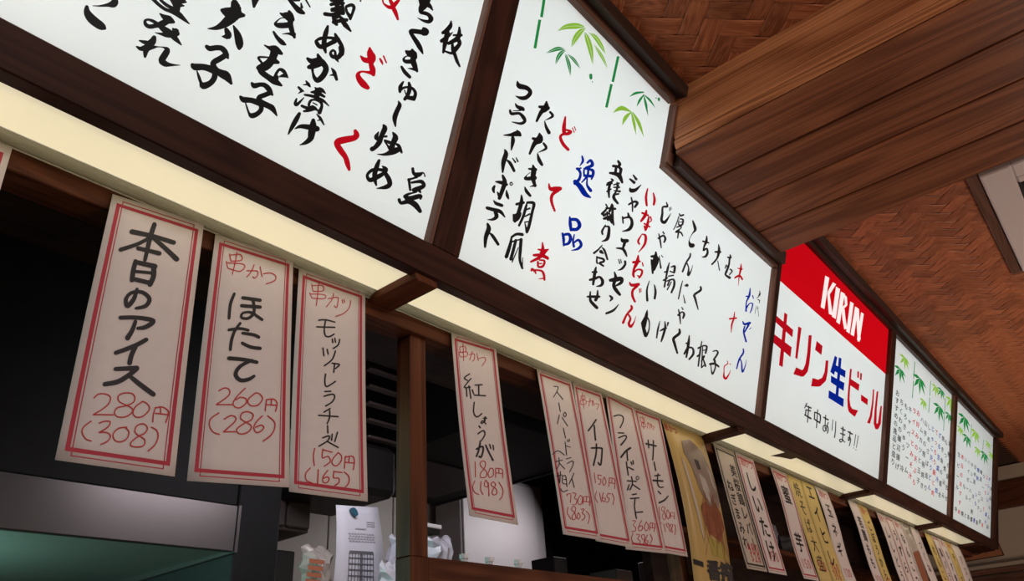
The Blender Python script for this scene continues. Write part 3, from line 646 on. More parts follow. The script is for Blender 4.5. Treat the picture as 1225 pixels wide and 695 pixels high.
# ---- beer sign
mb = MB()
red_px = [(900, 300), (933.5, 338.5), (1002, 400), (1064, 453), (1078, 400)]
pl = [tilt(2.72, .05, DP + .001)]
L0 = on_tilt(933.5, 338.5, DP + .0012); L1 = on_tilt(1063, 452.5, DP + .0012)
hh = lambda p: (p[2] - P0Z) / cT
k = (hh(L1) - hh(L0)) / (L1[0] - L0[0])
def hb(x): return hh(L0) + k * (x - L0[0])
mb.poly([tilt(2.72, hb(2.72), DP + .0011), tilt(4.299, hb(4.299), DP + .0011), tilt(4.299, .917, DP + .0011), tilt(2.72, .917, DP + .0011)])
mb.build('red_band', M['redfilm'], s3)
ZK = 6.95
lines(s3, M['inkwhite'], 'latin_lettering', [(970, 320, ZK, "P 120,68 153,86 113,346 82,328/P 184,122 210,140 154,228 138,205/P 136,212 156,218 182,398 150,385/P 210,158 243,180 207,428 175,408/P 250,200 282,218 240,472 212,452/264,220,18 290,250,20 294,310,20 262,342,18/268,345,24 276,430,26 290,512,24/P 328,282 356,300 322,550 295,530/P 368,325 392,345 358,572 330,555/P 372,325 400,345 414,600 390,618/P 418,372 440,385 405,618 384,600")], mapper=pm2, flat=True, wk=1)
lines(s3, RD, 'katakana_lettering', [(910, 365, ZK, "P 128,85 270,205 263,268 112,132/P 115,243 258,350 248,433 98,306/P 197,60 222,78 183,515 152,500/P 312,178 340,190 305,450 287,438/412,250,26 400,400,28 388,490,32 372,545,42 345,570,52 283,545,62/P 465,297 515,340 505,415 452,372/552,460,22 543,560,26 525,620,40 480,650,58 425,640,70"),
  (980, 420, ZK, "264,148,16 250,300,17 243,400,18 248,460,26 262,495,38 310,520,60/P 258,228 335,278 328,332 253,280/P 318,165 332,172 330,225 315,218/P 342,180 357,187 352,245 338,235/P 348,360 405,400 402,450 347,412/452,318,12 445,430,14 430,540,20 410,600,26/485,335,14 470,480,18 464,600,24 480,635,34 500,600,26 516,455,12")], mapper=pm, flat=True, wk=1)
lines(s3, BL, 'kanji_lettering', [(980, 420, ZK, "P 163,50 186,62 158,388 135,374/P 130,38 150,52 125,200 92,172/P 125,108 220,165 215,222 118,160/P 98,203 210,265 203,332 96,258/P 80,325 205,398 200,466 76,388")], flat=True, wk=1)
lines(s3, B, 'black_lettering', [(950, 475, 9.93, "150,75,11 125,130,8/140,105,10 200,130,14/140,150,10 195,165,12/125,210,12 198,255,15/140,150,10 135,205,10/175,110,10 158,300,9/245,180,10 240,265,10/245,180,12 310,215,12 305,310,10/240,262,12 305,305,14/280,150,9 265,365,9/350,240,12 405,270,14/375,215,9 368,350,9 385,400,9/405,300,9 370,400,10 345,390,10 350,340,9 390,340,10 405,380,10 395,430,10/460,270,7 450,395,7/495,290,8 490,400,9 480,480,10/560,370,10 605,395,13/550,430,10 600,450,13/580,355,10 575,500,10 555,535,10 540,510,10 565,500,10 600,535,10/640,410,12 690,440,13/665,410,9 658,500,9 645,515,9 645,480,9 665,480,9 670,520,9 655,580,8/732,445,7 712,580,6/705,605,8 708,606,8/762,460,7 740,600,6/732,625,8 735,626,8")], wk=1.35)
# ---- the two far signs: bamboo above, many short columns of writing below
def quadmap(c, d):
    tl, tr, br, bl = [np.array(on_tilt(*p, DP + d)) for p in c]
    return lambda s, t: (tl * (1 - s) + tr * s) * (1 - t) + (bl * (1 - s) + br * s) * t
def far_sign(par, corners, cols, stalks, clusters, gw, gh):
    qm = quadmap(corners, .0012)
    n = len(cols)
    for k, (col, txt, t0, t1) in enumerate(cols):
        s = 0.045 + 0.92 * (k + .35) / n
        mb = MB(); m_ = len(txt)
        for i, ch in enumerate(txt):
            if ch == ' ': continue
            t = t0 + (t1 - t0) * (i + .5) / m_
            glyph_add(mb, ch, lambda x, y: qm(s + x * gw, t - y * gh), bold=.02)
        mb.build(_n, {'k': M['ink'], 'r': M['inkred'], 'b': M['inkblue']}[col], par, label=None if col == 'k' else {'r': 'red', 'b': 'blue'}[col] + ' brush writing column')
    asp = gw / gh
    def tri(s, t, size, col):
        mb = MB()
        for a in (-75, -35, 5, 40, 70):
            r = math.radians(a); L = size * (1.0 if abs(a) < 50 else .8)
            d = np.array([math.sin(r), math.cos(r)]); nrm = np.array([d[1], -d[0]])
            pts = [np.zeros(2), d * L * .45 + nrm * L * .13, d * L, d * L * .45 - nrm * L * .13]
            mb.poly([qm(s + p[0] * asp, t + p[1]) for p in pts])
        mb.build('bamboo_leaves', M[col], par)
    for (s, t, z, col) in clusters: tri(s, t, z, col)
    for s, ta, tb_ in stalks:
        mb = MB()
        for a, b in ((ta, (ta + tb_) / 2 - .006), ((ta + tb_) / 2 + .006, tb_)):
            mb.poly([qm(s - .005, a), qm(s + .005, a), qm(s + .005, b), qm(s - .005, b)])
        mb.build('bamboo_stalk', M['inkgreen'], par)
c4 = [(1072, 406), (1143.5, 481), (1135.3, 617), (1060, 579)]
c5 = [(1146.5, 484), (1194.5, 535), (1183.5, 644), (1139, 621)]
cols4 = [('k', 'おすすめの逸品と造り', .33, .86), ('k', 'ちくわの磯辺揚げ', .36, .88), ('k', 'もろきゅう 冷', .36, .88), ('k', 'キャベツーム', .35, .88),
 ('r', 'ライスとみそ汁', .34, .9), ('r', 'お好みの天ぷら', .33, .93), ('k', 'ハムカツと玉子', .36, .9), ('k', '山芋の短冊焼き', .36, .92), ('k', 'しめさば造り', .36, .93), ('b', 'じゃこ天うどん', .36, .9),
 ('r', 'てっちり鍋と肉', .36, .93), ('b', 'ざる豆腐冷奴', .36, .9), ('k', '焼き魚の盛合', .36, .92), ('k', 'もつ煮込み', .36, .92), ('k', '漬物の盛合せ', .36, .92)]
far_sign(s4, c4, cols4, [(.27, .02, .30), (.53, .04, .30), (.80, .06, .34)],
  [(.13, .06, .09, 'inklime'), (.08, .17, .10, 'inkgreen'), (.36, .10, .13, 'inkgreen'), (.44, .24, .08, 'inklime'), (.62, .04, .09, 'inklime'), (.72, .02, .09, 'inkgreen'), (.70, .17, .13, 'inkgreen'), (.90, .02, .12, 'inklime'), (.88, .16, .09, 'inkgreen')], .052, .047)
cols5 = [('k', '生ビール 中', .38, .95), ('r', '本日のおすすめ', .38, .95), ('k', 'い  も  焼', .38, .95), ('k', 'ハイボール と', .38, .95), ('k', 'チューハイ 各', .38, .95), ('k', '日本酒 冷 熱燗', .38, .95),
 ('b', '焼酎 いも 麦', .38, .95), ('k', '梅酒 ロック 割', .38, .95), ('k', 'ウーロン茶', .38, .95), ('r', 'コーラ と 氷', .38, .95), ('b', 'オレンジ 果汁', .38, .9), ('k', '単品の小鉢', .45, .95)]
far_sign(s5, c5, cols5, [(.30, .05, .28), (.60, .08, .30)],
  [(.14, .05, .14, 'inkgreen'), (.07, .18, .08, 'inklime'), (.22, .20, .11, 'inkgreen'), (.40, .08, .12, 'inklime'), (.48, .22, .09, 'inklime'), (.66, .20, .12, 'inkgreen'), (.72, .06, .08, 'inklime'), (.82, .14, .08, 'inklime'), (.92, .03, .10, 'inkgreen')], .062, .047)

# ================================================================== HANGING MENU SLIPS
YT = 1.1275
class Slip:
    def __init__(s, tl, tr, bl, br, label, mat='paper', border='slipred', bulge=0.006, name='menu_slip', cat='menu slip', group='paper menu slips hanging from the light panels', xyz=False, wave=0.0):
        if xyz:
            s.c = [np.array(p, float) for p in (tl, tr, bl, br)]
        else:
            a = onY(*tl, YT); b = onY(*tr, YT)
            s.c = [a, b, onX(*bl, a[0]), onX(*br, b[0])]
        s.b = bulge; s.wave = wave
        s.w = abs(s.c[1][0] - s.c[0][0]); s.L = np.linalg.norm(s.c[2] - s.c[0])
        # paper: closed thin sheet
        ns, nt = 4, 12
        front = [[s.P(i / ns, j / nt, 0) for i in range(ns + 1)] for j in range(nt + 1)]
        back = [[s.P(i / ns, j / nt, -.0012) for i in range(ns + 1)] for j in range(nt + 1)]
        mb = MB()
        vs = [p for r in front for p in r] + [p for r in back for p in r]
        n = (ns + 1) * (nt + 1); fs = []
        for j in range(nt):
            for i in range(ns):
                a = j * (ns + 1) + i
                fs.append((a, a + 1, a + ns + 2, a + ns + 1)); fs.append((n + a + ns + 1, n + a + ns + 2, n + a + 1, n + a))
        for i in range(ns):
            fs.append((i, n + i, n + i + 1, i + 1)); a = nt * (ns + 1) + i; fs.append((a, a + 1, n + a + 1, n + a))
        for j in range(nt):
            a = j * (ns + 1); b = a + ns + 1; fs.append((a, b, n + b, n + a)); a += ns; b += ns; fs.append((a, n + a, n + b, b))
        mb.faces(vs, fs)
        s.root = empty(name, tuple(s.P(.5, 0, 0)), label, cat, group)
        mb.build('paper', M[mat], s.root, smooth=True)
        if border: s.border(M[border])
    def P(s, u, t, off=0.0):
        a, b, c, d = s.c
        p = (a * (1 - u) + b * u) * (1 - t) + (c * (1 - u) + d * u) * t
        return np.array([p[0] + s.wave * math.sin(t * 5.5), p[1] - s.b * math.sin(math.pi * t) - s.wave * .8 * math.sin(t * 6.3) - off, p[2]])
    def px(s, u, v, off=.0007):
        q = np.array([.5, .5])
        for _ in range(7):
            def f(q):
                z = px_of(s.P(q[0], q[1], off)); return np.array([z[0] - u, z[1] - v])
            r = f(q); h = 1e-4
            J = np.array([(f(q + [h, 0]) - r) / h, (f(q + [0, h]) - r) / h]).T
            q = q - np.linalg.solve(J, r)
        return s.P(q[0], q[1], off)
    def rectline(s, mb, x0, y0, x1, y1, w):
        """border ring: x/y in layout units from the top left, w = line width"""
        W_, L_ = s.w, s.L; n = 12
        def q(a, b, c, d, k):
            for i in range(k):
                if k == 1: aa, cc, bb, dd = a, c, b, d
                else: aa, cc = a, c; bb = b + (d - b) * i / k; dd = b + (d - b) * (i + 1) / k
                mb.poly([s.P(aa / W_, bb / L_, .0004), s.P(cc / W_, bb / L_, .0004), s.P(cc / W_, dd / L_, .0004), s.P(aa / W_, dd / L_, .0004)])
        q(x0, y0, x0 + w, y1, n); q(x1 - w, y0, x1, y1, n); q(x0 + w, y0, x1 - w, y0 + w, 1); q(x0 + w, y1 - w, x1 - w, y1, 1)
    def border(s, mat):
        mb = MB(); e = .009
        s.rectline(mb, e, e + .006, s.w - e, s.L - e - .0055, .0062)
        s.rectline(mb, e + .0085, e - .001, s.w - e - .0085, s.L - e + .001, .0016)
        mb.build('border_print', mat, s.root)
    def trace(s, name, mat, items, w0=8, label=None, wk=1.12):
        polys = []
        for ox, oy, sc, t in items: polys += stroke_polys(t, ox, oy, sc, w0, wk)
        return ink_mesh(name, polys, s.px, M[mat], s.root, label)
    def text(s, name, mat, txt, u, t0, size, step=None, bold=.0, horiz=False):
        """small writing set with the built-in font; size = character height in layout units"""
        mb = MB(); step = step or size * 1.05
        for i, ch in enumerate(txt):
            if ch == ' ': continue
            if horiz: cu, ct = u + (i - (len(txt) - 1) / 2) * step / s.w, t0
            else: cu, ct = u, t0 + (i * step) / s.L
            if not horiz and ch == 'ー': fn = lambda x, y: s.P(cu + y * size / s.w, ct + x * size / s.L, .0008)
            else: fn = lambda x, y: s.P(cu + x * size / s.w, ct - y * size / s.L, .0008)
            glyph_add(mb, ch, fn, bold)
        return mb.build(name, M[mat], s.root)
K = 'item_name'; R_ = 'price'
# partial slip at the very left edge
x1 = 0.228
q0 = Slip((x1 - .165, 1.1275, .79), (x1, 1.1275, .798), (x1 - .165, 1.112, .33), (x1, 1.10, .332), 'red bordered white menu slip mostly cut off by the left edge', xyz=True)
a = Slip((135, 232), (244, 268), (66, 550), (209, 570), 'leftmost complete white slip with bold black brush marker, priced 280 yen', bulge=-.003)
a.trace(K, 'penblack', [(120, 240, 695 / 120, "375,165,30 345,260,30 310,410,24/220,215,32 360,245,28 510,290,28/345,255,22 260,300,24 140,340,26/370,260,25 440,320,28 530,405,32/262,330,26 330,345,26 410,365,28/245,420,28 230,480,30 220,550,30/245,425,28 380,455,32/370,455,32 370,520,32 345,580,32/240,490,20 350,500,20/220,540,28 345,570,28"),
  (90, 350, 5.343, "395,-22,20 375,40,26 335,85,28 325,40,22 362,0,20 430,-2,22 475,40,25 450,85,24 390,100,16/290,160,24 400,160,24 500,180,26 450,220,26 400,228,18/385,185,22 365,240,26 335,290,30/455,300,24 380,340,26 260,385,24/385,345,28 360,400,28 348,450,28/258,488,24 395,482,28/395,485,28 340,530,28 270,570,28 190,585,26/345,530,22 420,590,28 500,650,28")])
a.trace(R_, 'penred', [(80, 450, 6.32, "205,165 240,135 295,135 330,160 315,210 260,255 200,290/200,290 350,292/440,215 395,190 390,150 430,128 490,130 515,160 500,200 440,225 380,240 360,280 390,308 450,305 495,270 490,240 440,215/575,190 520,230 500,280 530,310 580,300 625,250 610,210 575,190/670,235 655,290 650,345/670,240 720,232 765,260 765,300 748,350/710,240 708,280/670,280 760,290/185,340 130,380 115,420 140,470 185,490/245,355 290,340 328,345 310,385 245,425/245,425 300,425 330,450 310,490 258,515/455,385 390,395 350,440 365,485 410,495 455,470 470,420 440,385/545,450 515,420 530,375 580,360 610,390 590,430 540,455 490,495 485,525 530,535 580,525 590,480 545,450/640,385 680,410 690,460 665,520 615,565")], w0=9)
b = Slip((258, 280), (351, 310), (224, 575), (346, 583), 'second complete white slip with bold black marker, priced 260 yen', bulge=-.003)
b.trace('heading', 'penred', [(240, 285, 6.32, "218,118 230,172/222,128 300,122 310,165 230,172/195,175 205,225/198,185 320,195 330,225 290,250 205,225/275,105 262,180 240,272/350,245 400,245 432,250 430,280 410,300 395,290/405,200 385,250 350,292/450,215 465,290/475,268 530,262 568,285 560,320 495,345")], w0=7)
b.trace(K, 'penblack', [(240, 285, 6.32, "255,420,20 225,500,22 215,605,20/320,450,24 450,468,24/310,510,24 450,520,24/395,460,22 405,520,20 400,570,20 360,605,20 310,600,18 320,565,16 380,560,18 430,590,20 465,615,20"),
  (240, 370, 6.32, "300,105,18 260,160,20 235,230,22 225,305,20/215,155,20 300,145,20 360,158,20/318,180,20 400,192,22 440,210,22/315,255,22 380,285,24 450,295,24/215,370,28 330,380,26 425,400,24/390,385,20 300,430,25 265,490,28 300,535,28 360,530,26 405,505,20")])
b.trace(R_, 'penred', [(235, 450, 6.32, "170,110 215,88 250,105 240,150 150,215/150,215 275,215/370,90 310,150 278,200 290,230 330,238 375,205 375,170 330,160 300,180/450,125 400,165 390,200 420,225 470,215 500,170 480,135 450,125/530,180 520,260/530,178 580,172 608,195 608,230 598,265/568,178 565,215/525,215 605,220/170,278 110,320 98,370 125,420 175,440/210,325 260,298 298,312 285,350 205,420/205,420 295,420/370,345 335,320 345,280 390,268 430,290 415,330 365,355 310,395 310,425 350,437 400,415 415,375 370,345/500,300 450,350 435,395 455,425 490,415 510,385 490,370 450,385/540,300 590,345 590,400 560,450 505,490")], w0=9)
c = Slip((358, 320), (437, 348), (346, 588), (440, 600), 'white slip with thin black katakana, priced 150 yen, just left of the wooden post', bulge=-.003)
c.trace('heading', 'penred', [(350, 320, 6.32, "145,125 155,180/150,138 225,135 232,175 155,180/130,190 145,228/135,200 240,205 240,235 145,230/198,118 190,200 180,288/270,235 340,225 345,250 335,300 315,290/310,195 300,240 255,298/375,245 380,270/388,240 395,265/440,250 430,300 390,345 325,370")], w0=6)
c.trace(K, 'penblack', [(350, 320, 6.32, "198,398 250,395 320,412/183,448 320,452/250,400 240,470 250,515 280,522 315,503/300,540 305,568/320,535 325,565/357,543 345,585 308,612/230,608 238,668/262,618 270,655/325,630 300,695 240,743"),
  (350, 430, 6.32, "298,28 355,38 325,68/318,35 312,98/250,110 245,165 258,205 325,165/243,242 290,240/238,278 300,262 320,280 300,320 250,352/285,370 238,398/198,422 345,432/282,385 280,440 262,485/265,500 268,555/228,592 278,578 265,615 200,655/265,620 345,665/300,565 295,610/340,550 320,620")], w0=10)
c.trace(R_, 'penred', [(350, 500, 6.32, "168,230 158,290 165,360/230,235 225,300 270,290 285,330 240,365/230,240 300,258/345,262 305,310 300,345 330,362 365,330 370,285 345,262/400,290 392,380/400,295 455,290 468,330 460,390/430,295 425,330/395,335 462,340/135,378 100,420 105,470 150,492/195,390 190,505/268,395 235,440 230,480 255,490 278,465 265,445 238,455/315,400 310,450 350,455 350,490 320,510/315,405 375,412/390,408 425,440 425,490 385,540")], w0=8)
d = Slip((540, 397), (593, 413), (562, 617), (620, 628), 'single white slip between the wooden post and the group of four, priced 180 yen', bulge=-.004)
d.trace('heading', 'penred', [(535, 395, 6.32, "95,125 100,165 140,160 135,122 95,128/90,165 100,200 148,195 150,165 92,168/120,98 125,232/165,185 205,180 205,220 190,235/190,160 170,225/225,175 235,230/235,215 280,205 290,230 262,270")], w0=5)
d.trace(K, 'penblack', [(535, 395, 6.32, "170,330 130,360 155,380/180,365 130,430 175,430/145,440 150,500/165,420 180,515/190,450 200,480/210,415 265,412/238,415 240,490/205,490 290,495/205,545 200,620 225,655 262,630/290,655 285,690/275,665 300,665"),
  (540, 500, 6.32, "255,-10,8 245,30,8 225,40,8 235,20,8 262,45,8/210,60 220,75/200,120 240,95 255,120 235,160 215,180/190,235,12 235,215,12 240,250,12 225,295,12 210,290,12/218,190,12 205,250,12 190,290,12/260,205,10 285,260,11 315,318,12/290,200 298,230/315,205 320,240")], w0=9)
d.trace(R_, 'penred', [(540, 500, 6.32, "180,330 182,445/245,385 218,355 230,325 258,335 250,380 220,420 225,450 260,445 268,410 245,385/295,380 278,420 290,450 318,430 315,385 295,380/335,385 335,450/335,380 385,390 388,455/360,385 360,415/335,415 388,420/178,475 162,520 175,560 208,578/225,480 222,540 240,578/280,500 260,470 250,510 275,520 280,490 285,590/325,525 300,505 315,482 335,500 325,525 308,560 320,582 345,570 340,540 325,525/360,485 390,540 385,590 365,620")], w0=6)
e = Slip((642, 440), (683, 455), (674, 639), (719, 646), 'first white slip of the group of four, thin black katakana, priced 730 yen', bulge=.002)
e.trace(K, 'penblack', [(640, 440, 6.32, "140,140 175,145 165,180 140,222/165,180 212,238/180,265 192,330/185,355 170,422/205,375 248,440/228,335 238,355 225,370 215,352 228,335/215,455 232,530/228,560 240,660/235,590 268,600/245,545 250,560/258,538 262,555"),
  (650, 530, 6.32, "70,85 110,58 160,90/95,140 145,128/118,110 120,160 100,198/125,155 162,195/110,225 120,300/130,215 125,300/100,250 140,240/145,245 145,300 175,310/150,250 170,250 180,330/155,275 172,275/130,345 150,368 185,355/172,120 210,110/180,155 222,135 225,165 200,218/232,228 195,310/215,265 235,335")], w0=6)
e.trace(R_, 'penred', [(650, 530, 6.32, "180,385 182,400/178,390 208,385 205,450/220,375 248,385 235,415 255,430 245,465 222,465/280,395 262,430 270,465 292,455 295,410 280,395/305,410 300,460/305,405 350,410 350,472/328,408 325,440/303,440 350,445/190,485 180,525 210,575/235,520 215,505 225,478 245,490 240,520 218,555 225,580 248,565 235,520/265,525 255,560 268,575 280,550 265,525/285,500 310,500 295,530 315,545 312,570 290,585/325,515 350,550 340,608")], w0=5)
f = Slip((685, 456), (719, 468), (713, 647), (757, 655), 'second slip of the group of four with two big black katakana, priced 150 yen', bulge=.001)
f.trace('heading', 'penred', [(680, 460, 6.32, "95,85 98,110 125,108 122,85 95,90/90,120 95,150 132,145 130,118 92,122/105,65 118,180/145,130 180,125 178,160/165,105 155,165/185,120 195,160/200,145 230,150 215,190")], w0=4)
f.trace(K, 'penblack', [(680, 460, 6.32, "210,265 180,310 150,350/195,310 205,420/175,480 245,480 255,500 245,605 225,590/212,450 210,520 190,610")], w0=11)
f.trace(R_, 'penred', [(650, 530, 6.32, "385,225 395,300/415,240 415,270 435,275 430,310 415,310/412,240 440,245/460,255 448,295 460,320 475,290 460,255/500,265 495,330/500,262 540,275 540,345/520,268 518,300/497,300 540,305/405,365 392,410 412,450/425,375 440,445/455,375 445,420 460,445 470,420 450,415/490,380 480,405 500,420 490,445 475,445/490,380 510,385/520,380 535,420 525,465")], w0=5)
g = Slip((724, 467), (757, 485), (749, 657), (797, 662), 'third slip of the group of four, long black katakana column, priced 360 yen', bulge=.001)
g.trace(K, 'penblack', [(720, 475, 6.32, "90,145 130,135 160,150 160,185 138,232/125,270 165,272/128,308 175,290 185,310 145,362,12/215,385,14 180,410,14 145,455,12/190,410,10 195,480,9/185,490,9 200,590/200,530 240,550/220,490 228,510/235,480 240,505"),
  (740, 560, 6.32, "65,95,9 135,100/98,65 105,120 85,165/80,125 68,165/110,125 160,160/143,60,6 155,75 140,88 132,72 143,60/105,200,9 135,195/90,230 155,225/125,230 120,285/120,290 135,380/130,335 182,330")], w0=9)
g.trace(R_, 'penred', [(740, 560, 6.32, "105,398 130,400 112,430 130,450 125,475 100,478/175,395 150,450 160,475 182,460 178,435 155,445/210,405 195,445 210,475 228,440 210,405/240,415 235,470/240,412 275,425 270,480/258,415 255,450/238,450 272,452/110,490 98,535 115,570/135,500 160,505 145,535 165,550 155,575 138,575/185,540 172,515 190,500 198,525 190,575/220,505 200,550 215,572 225,550 205,545/240,500 255,535 240,570")], w0=5)
h = Slip((757, 485), (789, 497), (794, 661), (823, 666), 'fourth slip of the group of four, beside the golden poster, priced 180 yen', bulge=.001)
h.trace('heading', 'penred', [(720, 475, 6.32, "290,150 320,165/290,150 295,185 325,190 318,160/300,195 302,220 330,225 325,200 300,195/308,145 318,240/340,200 365,205 360,240/350,190 345,235/372,200 378,235/375,215 395,225 385,248")], w0=4)
h.trace(K, 'penblack', [(720, 475, 6.32, "335,352,12 410,370,12/350,325,9 355,385/390,330 390,400 385,475/395,490 408,555/400,595 440,590/390,630,14 460,635,12/425,580,9 420,640 435,680 465,680"), (740, 560, 6.32, "300,175,9 320,195/375,210,8 350,240,11 308,262,12")], w0=9)
h.trace(R_, 'penred', [(740, 560, 6.32, "305,290 315,385/345,330 325,315 335,290 350,300 345,330 330,365 345,390 358,370 345,330/370,315 360,350 375,385 388,350 370,315/395,340 392,380/395,335 422,340 422,385/393,360 420,362/325,410 310,440 330,485/342,420 355,480/375,450 360,425 378,420 388,480/400,445 390,430 405,425 410,440 395,470 408,485 400,445/425,425 432,460 425,505")], w0=4)

# golden plastic-covered poster
p_ = Slip((2.235, 1.1275, .812), (2.535, 1.1275, .815), (2.235, 1.120, .19), (2.535, 1.135, .19), 'golden film-covered food poster with big black characters beside the four slips', mat='posteryellow', border=None,
          bulge=.022, name='food_poster', cat='poster', group=None, xyz=True)
def patch(s, name, mat, pts, off=.0014):
    mb = MB()
    # dense fan so that the print follows the curl
    ring = []
    n = len(pts)
    for i in range(n):
        a_, b_ = np.array(pts[i]), np.array(pts[(i + 1) % n])
        for k in range(4): ring.append(a_ + (b_ - a_) * k / 4)
    c_ = sum(ring) / len(ring)
    R = [[c_ + (q - c_) * f_ for q in ring] for f_ in (.25, .5, .75, 1)]
    m_ = len(ring)
    for i in range(m_):
        j = (i + 1) % m_
        mb.poly([s.P(*c_, off), s.P(*R[0][i], off), s.P(*R[0][j], off)])
        for a_, b_ in zip(R, R[1:]):
            mb.poly([s.P(*a_[i], off), s.P(*b_[i], off), s.P(*b_[j], off), s.P(*a_[j], off)])
    return mb.build(name, M[mat], s.root, smooth=True)
patch(p_, 'dish_print', 'postergrey', [(.36, .10), (.60, .07), (.84, .12), (.97, .24), (.99, .40), (.86, .48), (.62, .44), (.50, .36), (.44, .24), (.33, .17)])
patch(p_, 'painted_glare', 'paperold', [(.22, .20), (.29, .24), (.36, .50), (.38, .66), (.33, .60), (.27, .40)])  # pale streak: glare on the film painted as a flat patch
patch(p_, 'dish_print', 'film', [(.58, .27), (.72, .29), (.78, .38), (.70, .43), (.60, .38)], .0017)
patch(p_, 'dish_print', 'film', [(.84, .20), (.92, .25), (.95, .35), (.90, .33)], .0017)
patch(p_, 'dish_print', 'brownbox', [(.55, .19), (.66, .19), (.68, .24), (.58, .25)], .0017)
patch(p_, 'dish_print', 'posterred', [(.44, .46), (.56, .43), (.70, .45), (.84, .42), (.95, .47), (.97, .55), (.88, .59), (.80, .63), (.66, .61), (.52, .60), (.47, .53)], .0018)
patch(p_, 'olive_print', 'posterlime', [(.48, .62), (.92, .64), (.95, .72), (.55, .71)], .0008)
mb = MB(); random.seed(3)
for k in range(26):
    u0, t0 = .46 + random.random() * .45, .36 + random.random() * .12
    ln, dx = .12 + random.random() * .16, (random.random() - .5) * .45
    prev = None
    for i in range(7):
        tt = i / 6; u = u0 + dx * tt + .05 * math.sin(tt * 5 + k); t = t0 + ln * tt; w = .008
        u = min(max(u, .36), .98)
        if prev: mb.poly([p_.P(prev[0], prev[1], .0026), p_.P(prev[0] + w, prev[1], .0026), p_.P(u + w, t, .0026), p_.P(u, t, .0026)])
        prev = (u, t)
mb.build('noodle_print', M['posterred'], p_.root)
patch(p_, 'white_label', 'paper', [(.0, .85), (1.0, .865), (1.0, 1.0), (.0, 1.0)], .0018)
patch(p_, 'black_bar', 'black2', [(.02, .745), (.26, .752), (.26, .778), (.02, .771)], .002)
mb = MB()
for ch, u in (('番', .52), ('搾', .86)):
    glyph_add(mb, ch, lambda x, y: p_.P(u + x * .36, .785 - y * .105, .0024), bold=.045)
mb.build('lettering', M['penblack'], p_.root)
p_.text('small_lettering', 'penblack', 'サーバー', .62, .885, .035, horiz=True, bold=.02)
p_.text('small_lettering', 'slipred', '串かつ', .16, .05, .03, horiz=True, bold=.02)
# far slips, set with plain writing
def far_slip(xa, xb, zt, items, label, mat='paper', border='slipred', lean=(0, 0), bulge=-.002, zb=.345, wave=0.0, za=0):
    s = Slip((xa, YT, zt), (xb, YT - .001, zt - .004), (xa + lean[0], YT - .03 + lean[1], zb), (xb + lean[0], YT - .03 + lean[1], zb), label, mat, border, bulge, xyz=True, wave=wave)
    for it in items: s.text(*it[0], **it[1])
    return s
def T(name, mat, txt, u, t, size, **k): return ((name, mat, txt, u, t, size), k)
def menu(nm, head=True, price='150', sz=.07, col='penblack', t0=.24, step=None, bold=.02):
    r = [T(K, col, nm, .5, t0, sz, bold=bold, step=step), T(R_, 'penred', price, .5, .86, .055, horiz=True, step=.034)]
    if head: r.append(T('heading', 'penred', '串かつ', .5, .07, .045, horiz=True, step=.038))
    return r
far_slip(2.625, 2.80, .800, [T(K, 'penblack', '美桜鶏レバー', .68, .19, .054, bold=.01, step=.055), T(K, 'penblack', 'ねぎまみれ', .30, .34, .05, bold=.01, step=.052), T(R_, 'penred', '480', .58, .83, .055, horiz=True, step=.034), T(R_, 'penred', '528', .58, .90, .045, horiz=True, step=.03)],
         'aged slip with a thin black border and two columns of writing, beside the golden poster', 'paperold', 'penblack')
far_slip(2.815, 2.985, .802, menu('しいたけ', price='150', sz=.085, step=.088), 'pinkish slip with four large kana, right of the aged black-bordered slip')
far_slip(3.165, 3.335, .802, menu('蜜 芋', price='150', sz=.085, step=.10), 'lone white slip just left of the two yellow slips', wave=.004)
far_slip(3.345, 3.505, .800, [T(K, 'penblack', '焼そば大盛', .5, .13, .075, bold=.0, step=.08), T(R_, 'penred', '550', .5, .85, .06, horiz=True, step=.036)], 'left one of two neighbouring yellow slips', 'paperyellow', None)
far_slip(3.512, 3.68, .800, [T(K, 'penblack', 'エイヒレ', .5, .10, .085, bold=.01, step=.10), T(R_, 'penred', '360', .5, .84, .06, horiz=True, step=.036), T(R_, 'penred', '396', .5, .92, .05, horiz=True, step=.03)], 'right one of two neighbouring yellow slips, four katakana', 'paperyellow', None)
far_slip(3.69, 3.86, .800, menu('玉ネギ', price='120', sz=.07, step=.09), 'narrow white slip directly right of the two yellow slips', border=None, wave=.006)
far_slip(4.175, 4.33, .802, menu('若鶏もも', False, '150', .065), 'white slip left of the lone yellow slip with red heading', border=None, wave=.005)
far_slip(4.337, 4.49, .801, menu('ごぼうから', True, '390', .06), 'lone yellow slip with a red heading between two white ones', 'paperyellow', None, wave=.004)
far_slip(4.675, 4.825, .801, menu('ししとう', True, '120', .07, step=.08), 'first white slip of the far group beside a dark gap', border=None, wave=.004)
far_slip(4.832, 4.975, .801, menu('うずら', False, '150', .07, step=.09), 'second white slip of the far group', border='slipred', wave=.004)
far_slip(4.982, 5.15, .800, menu('なんこつ', True, '180', .07, step=.08), 'third white slip of the far group, left of the filmy poster', border=None, wave=.004)
s = far_slip(5.16, 5.36, .800, [], 'glossy filmy food poster with an orange lower half in the far group', 'film', None, wave=.004)
patch(s, 'orange_print', 'orange', [(.15, .40), (.9, .34), (.95, .95), (.2, .95)])
far_slip(5.385, 5.58, .799, menu('つくね', False, '150', .06, step=.07), 'white slip just right of the filmy poster in the far group', border=None)
far_slip(5.75, 5.925, .798, menu('れんこん', False, '120', .07, step=.08), 'left yellow slip of the last cluster', 'paperyellow', None)
far_slip(5.932, 6.10, .798, menu('豚バラ', False, '150', .065, step=.08), 'white slip right of the left yellow slip in the last cluster', border='slipred', wave=.004)
far_slip(6.108, 6.30, .798, menu('なす焼', True, '150', .065, step=.08), 'white slip in the middle of the last cluster', border=None, wave=.004)
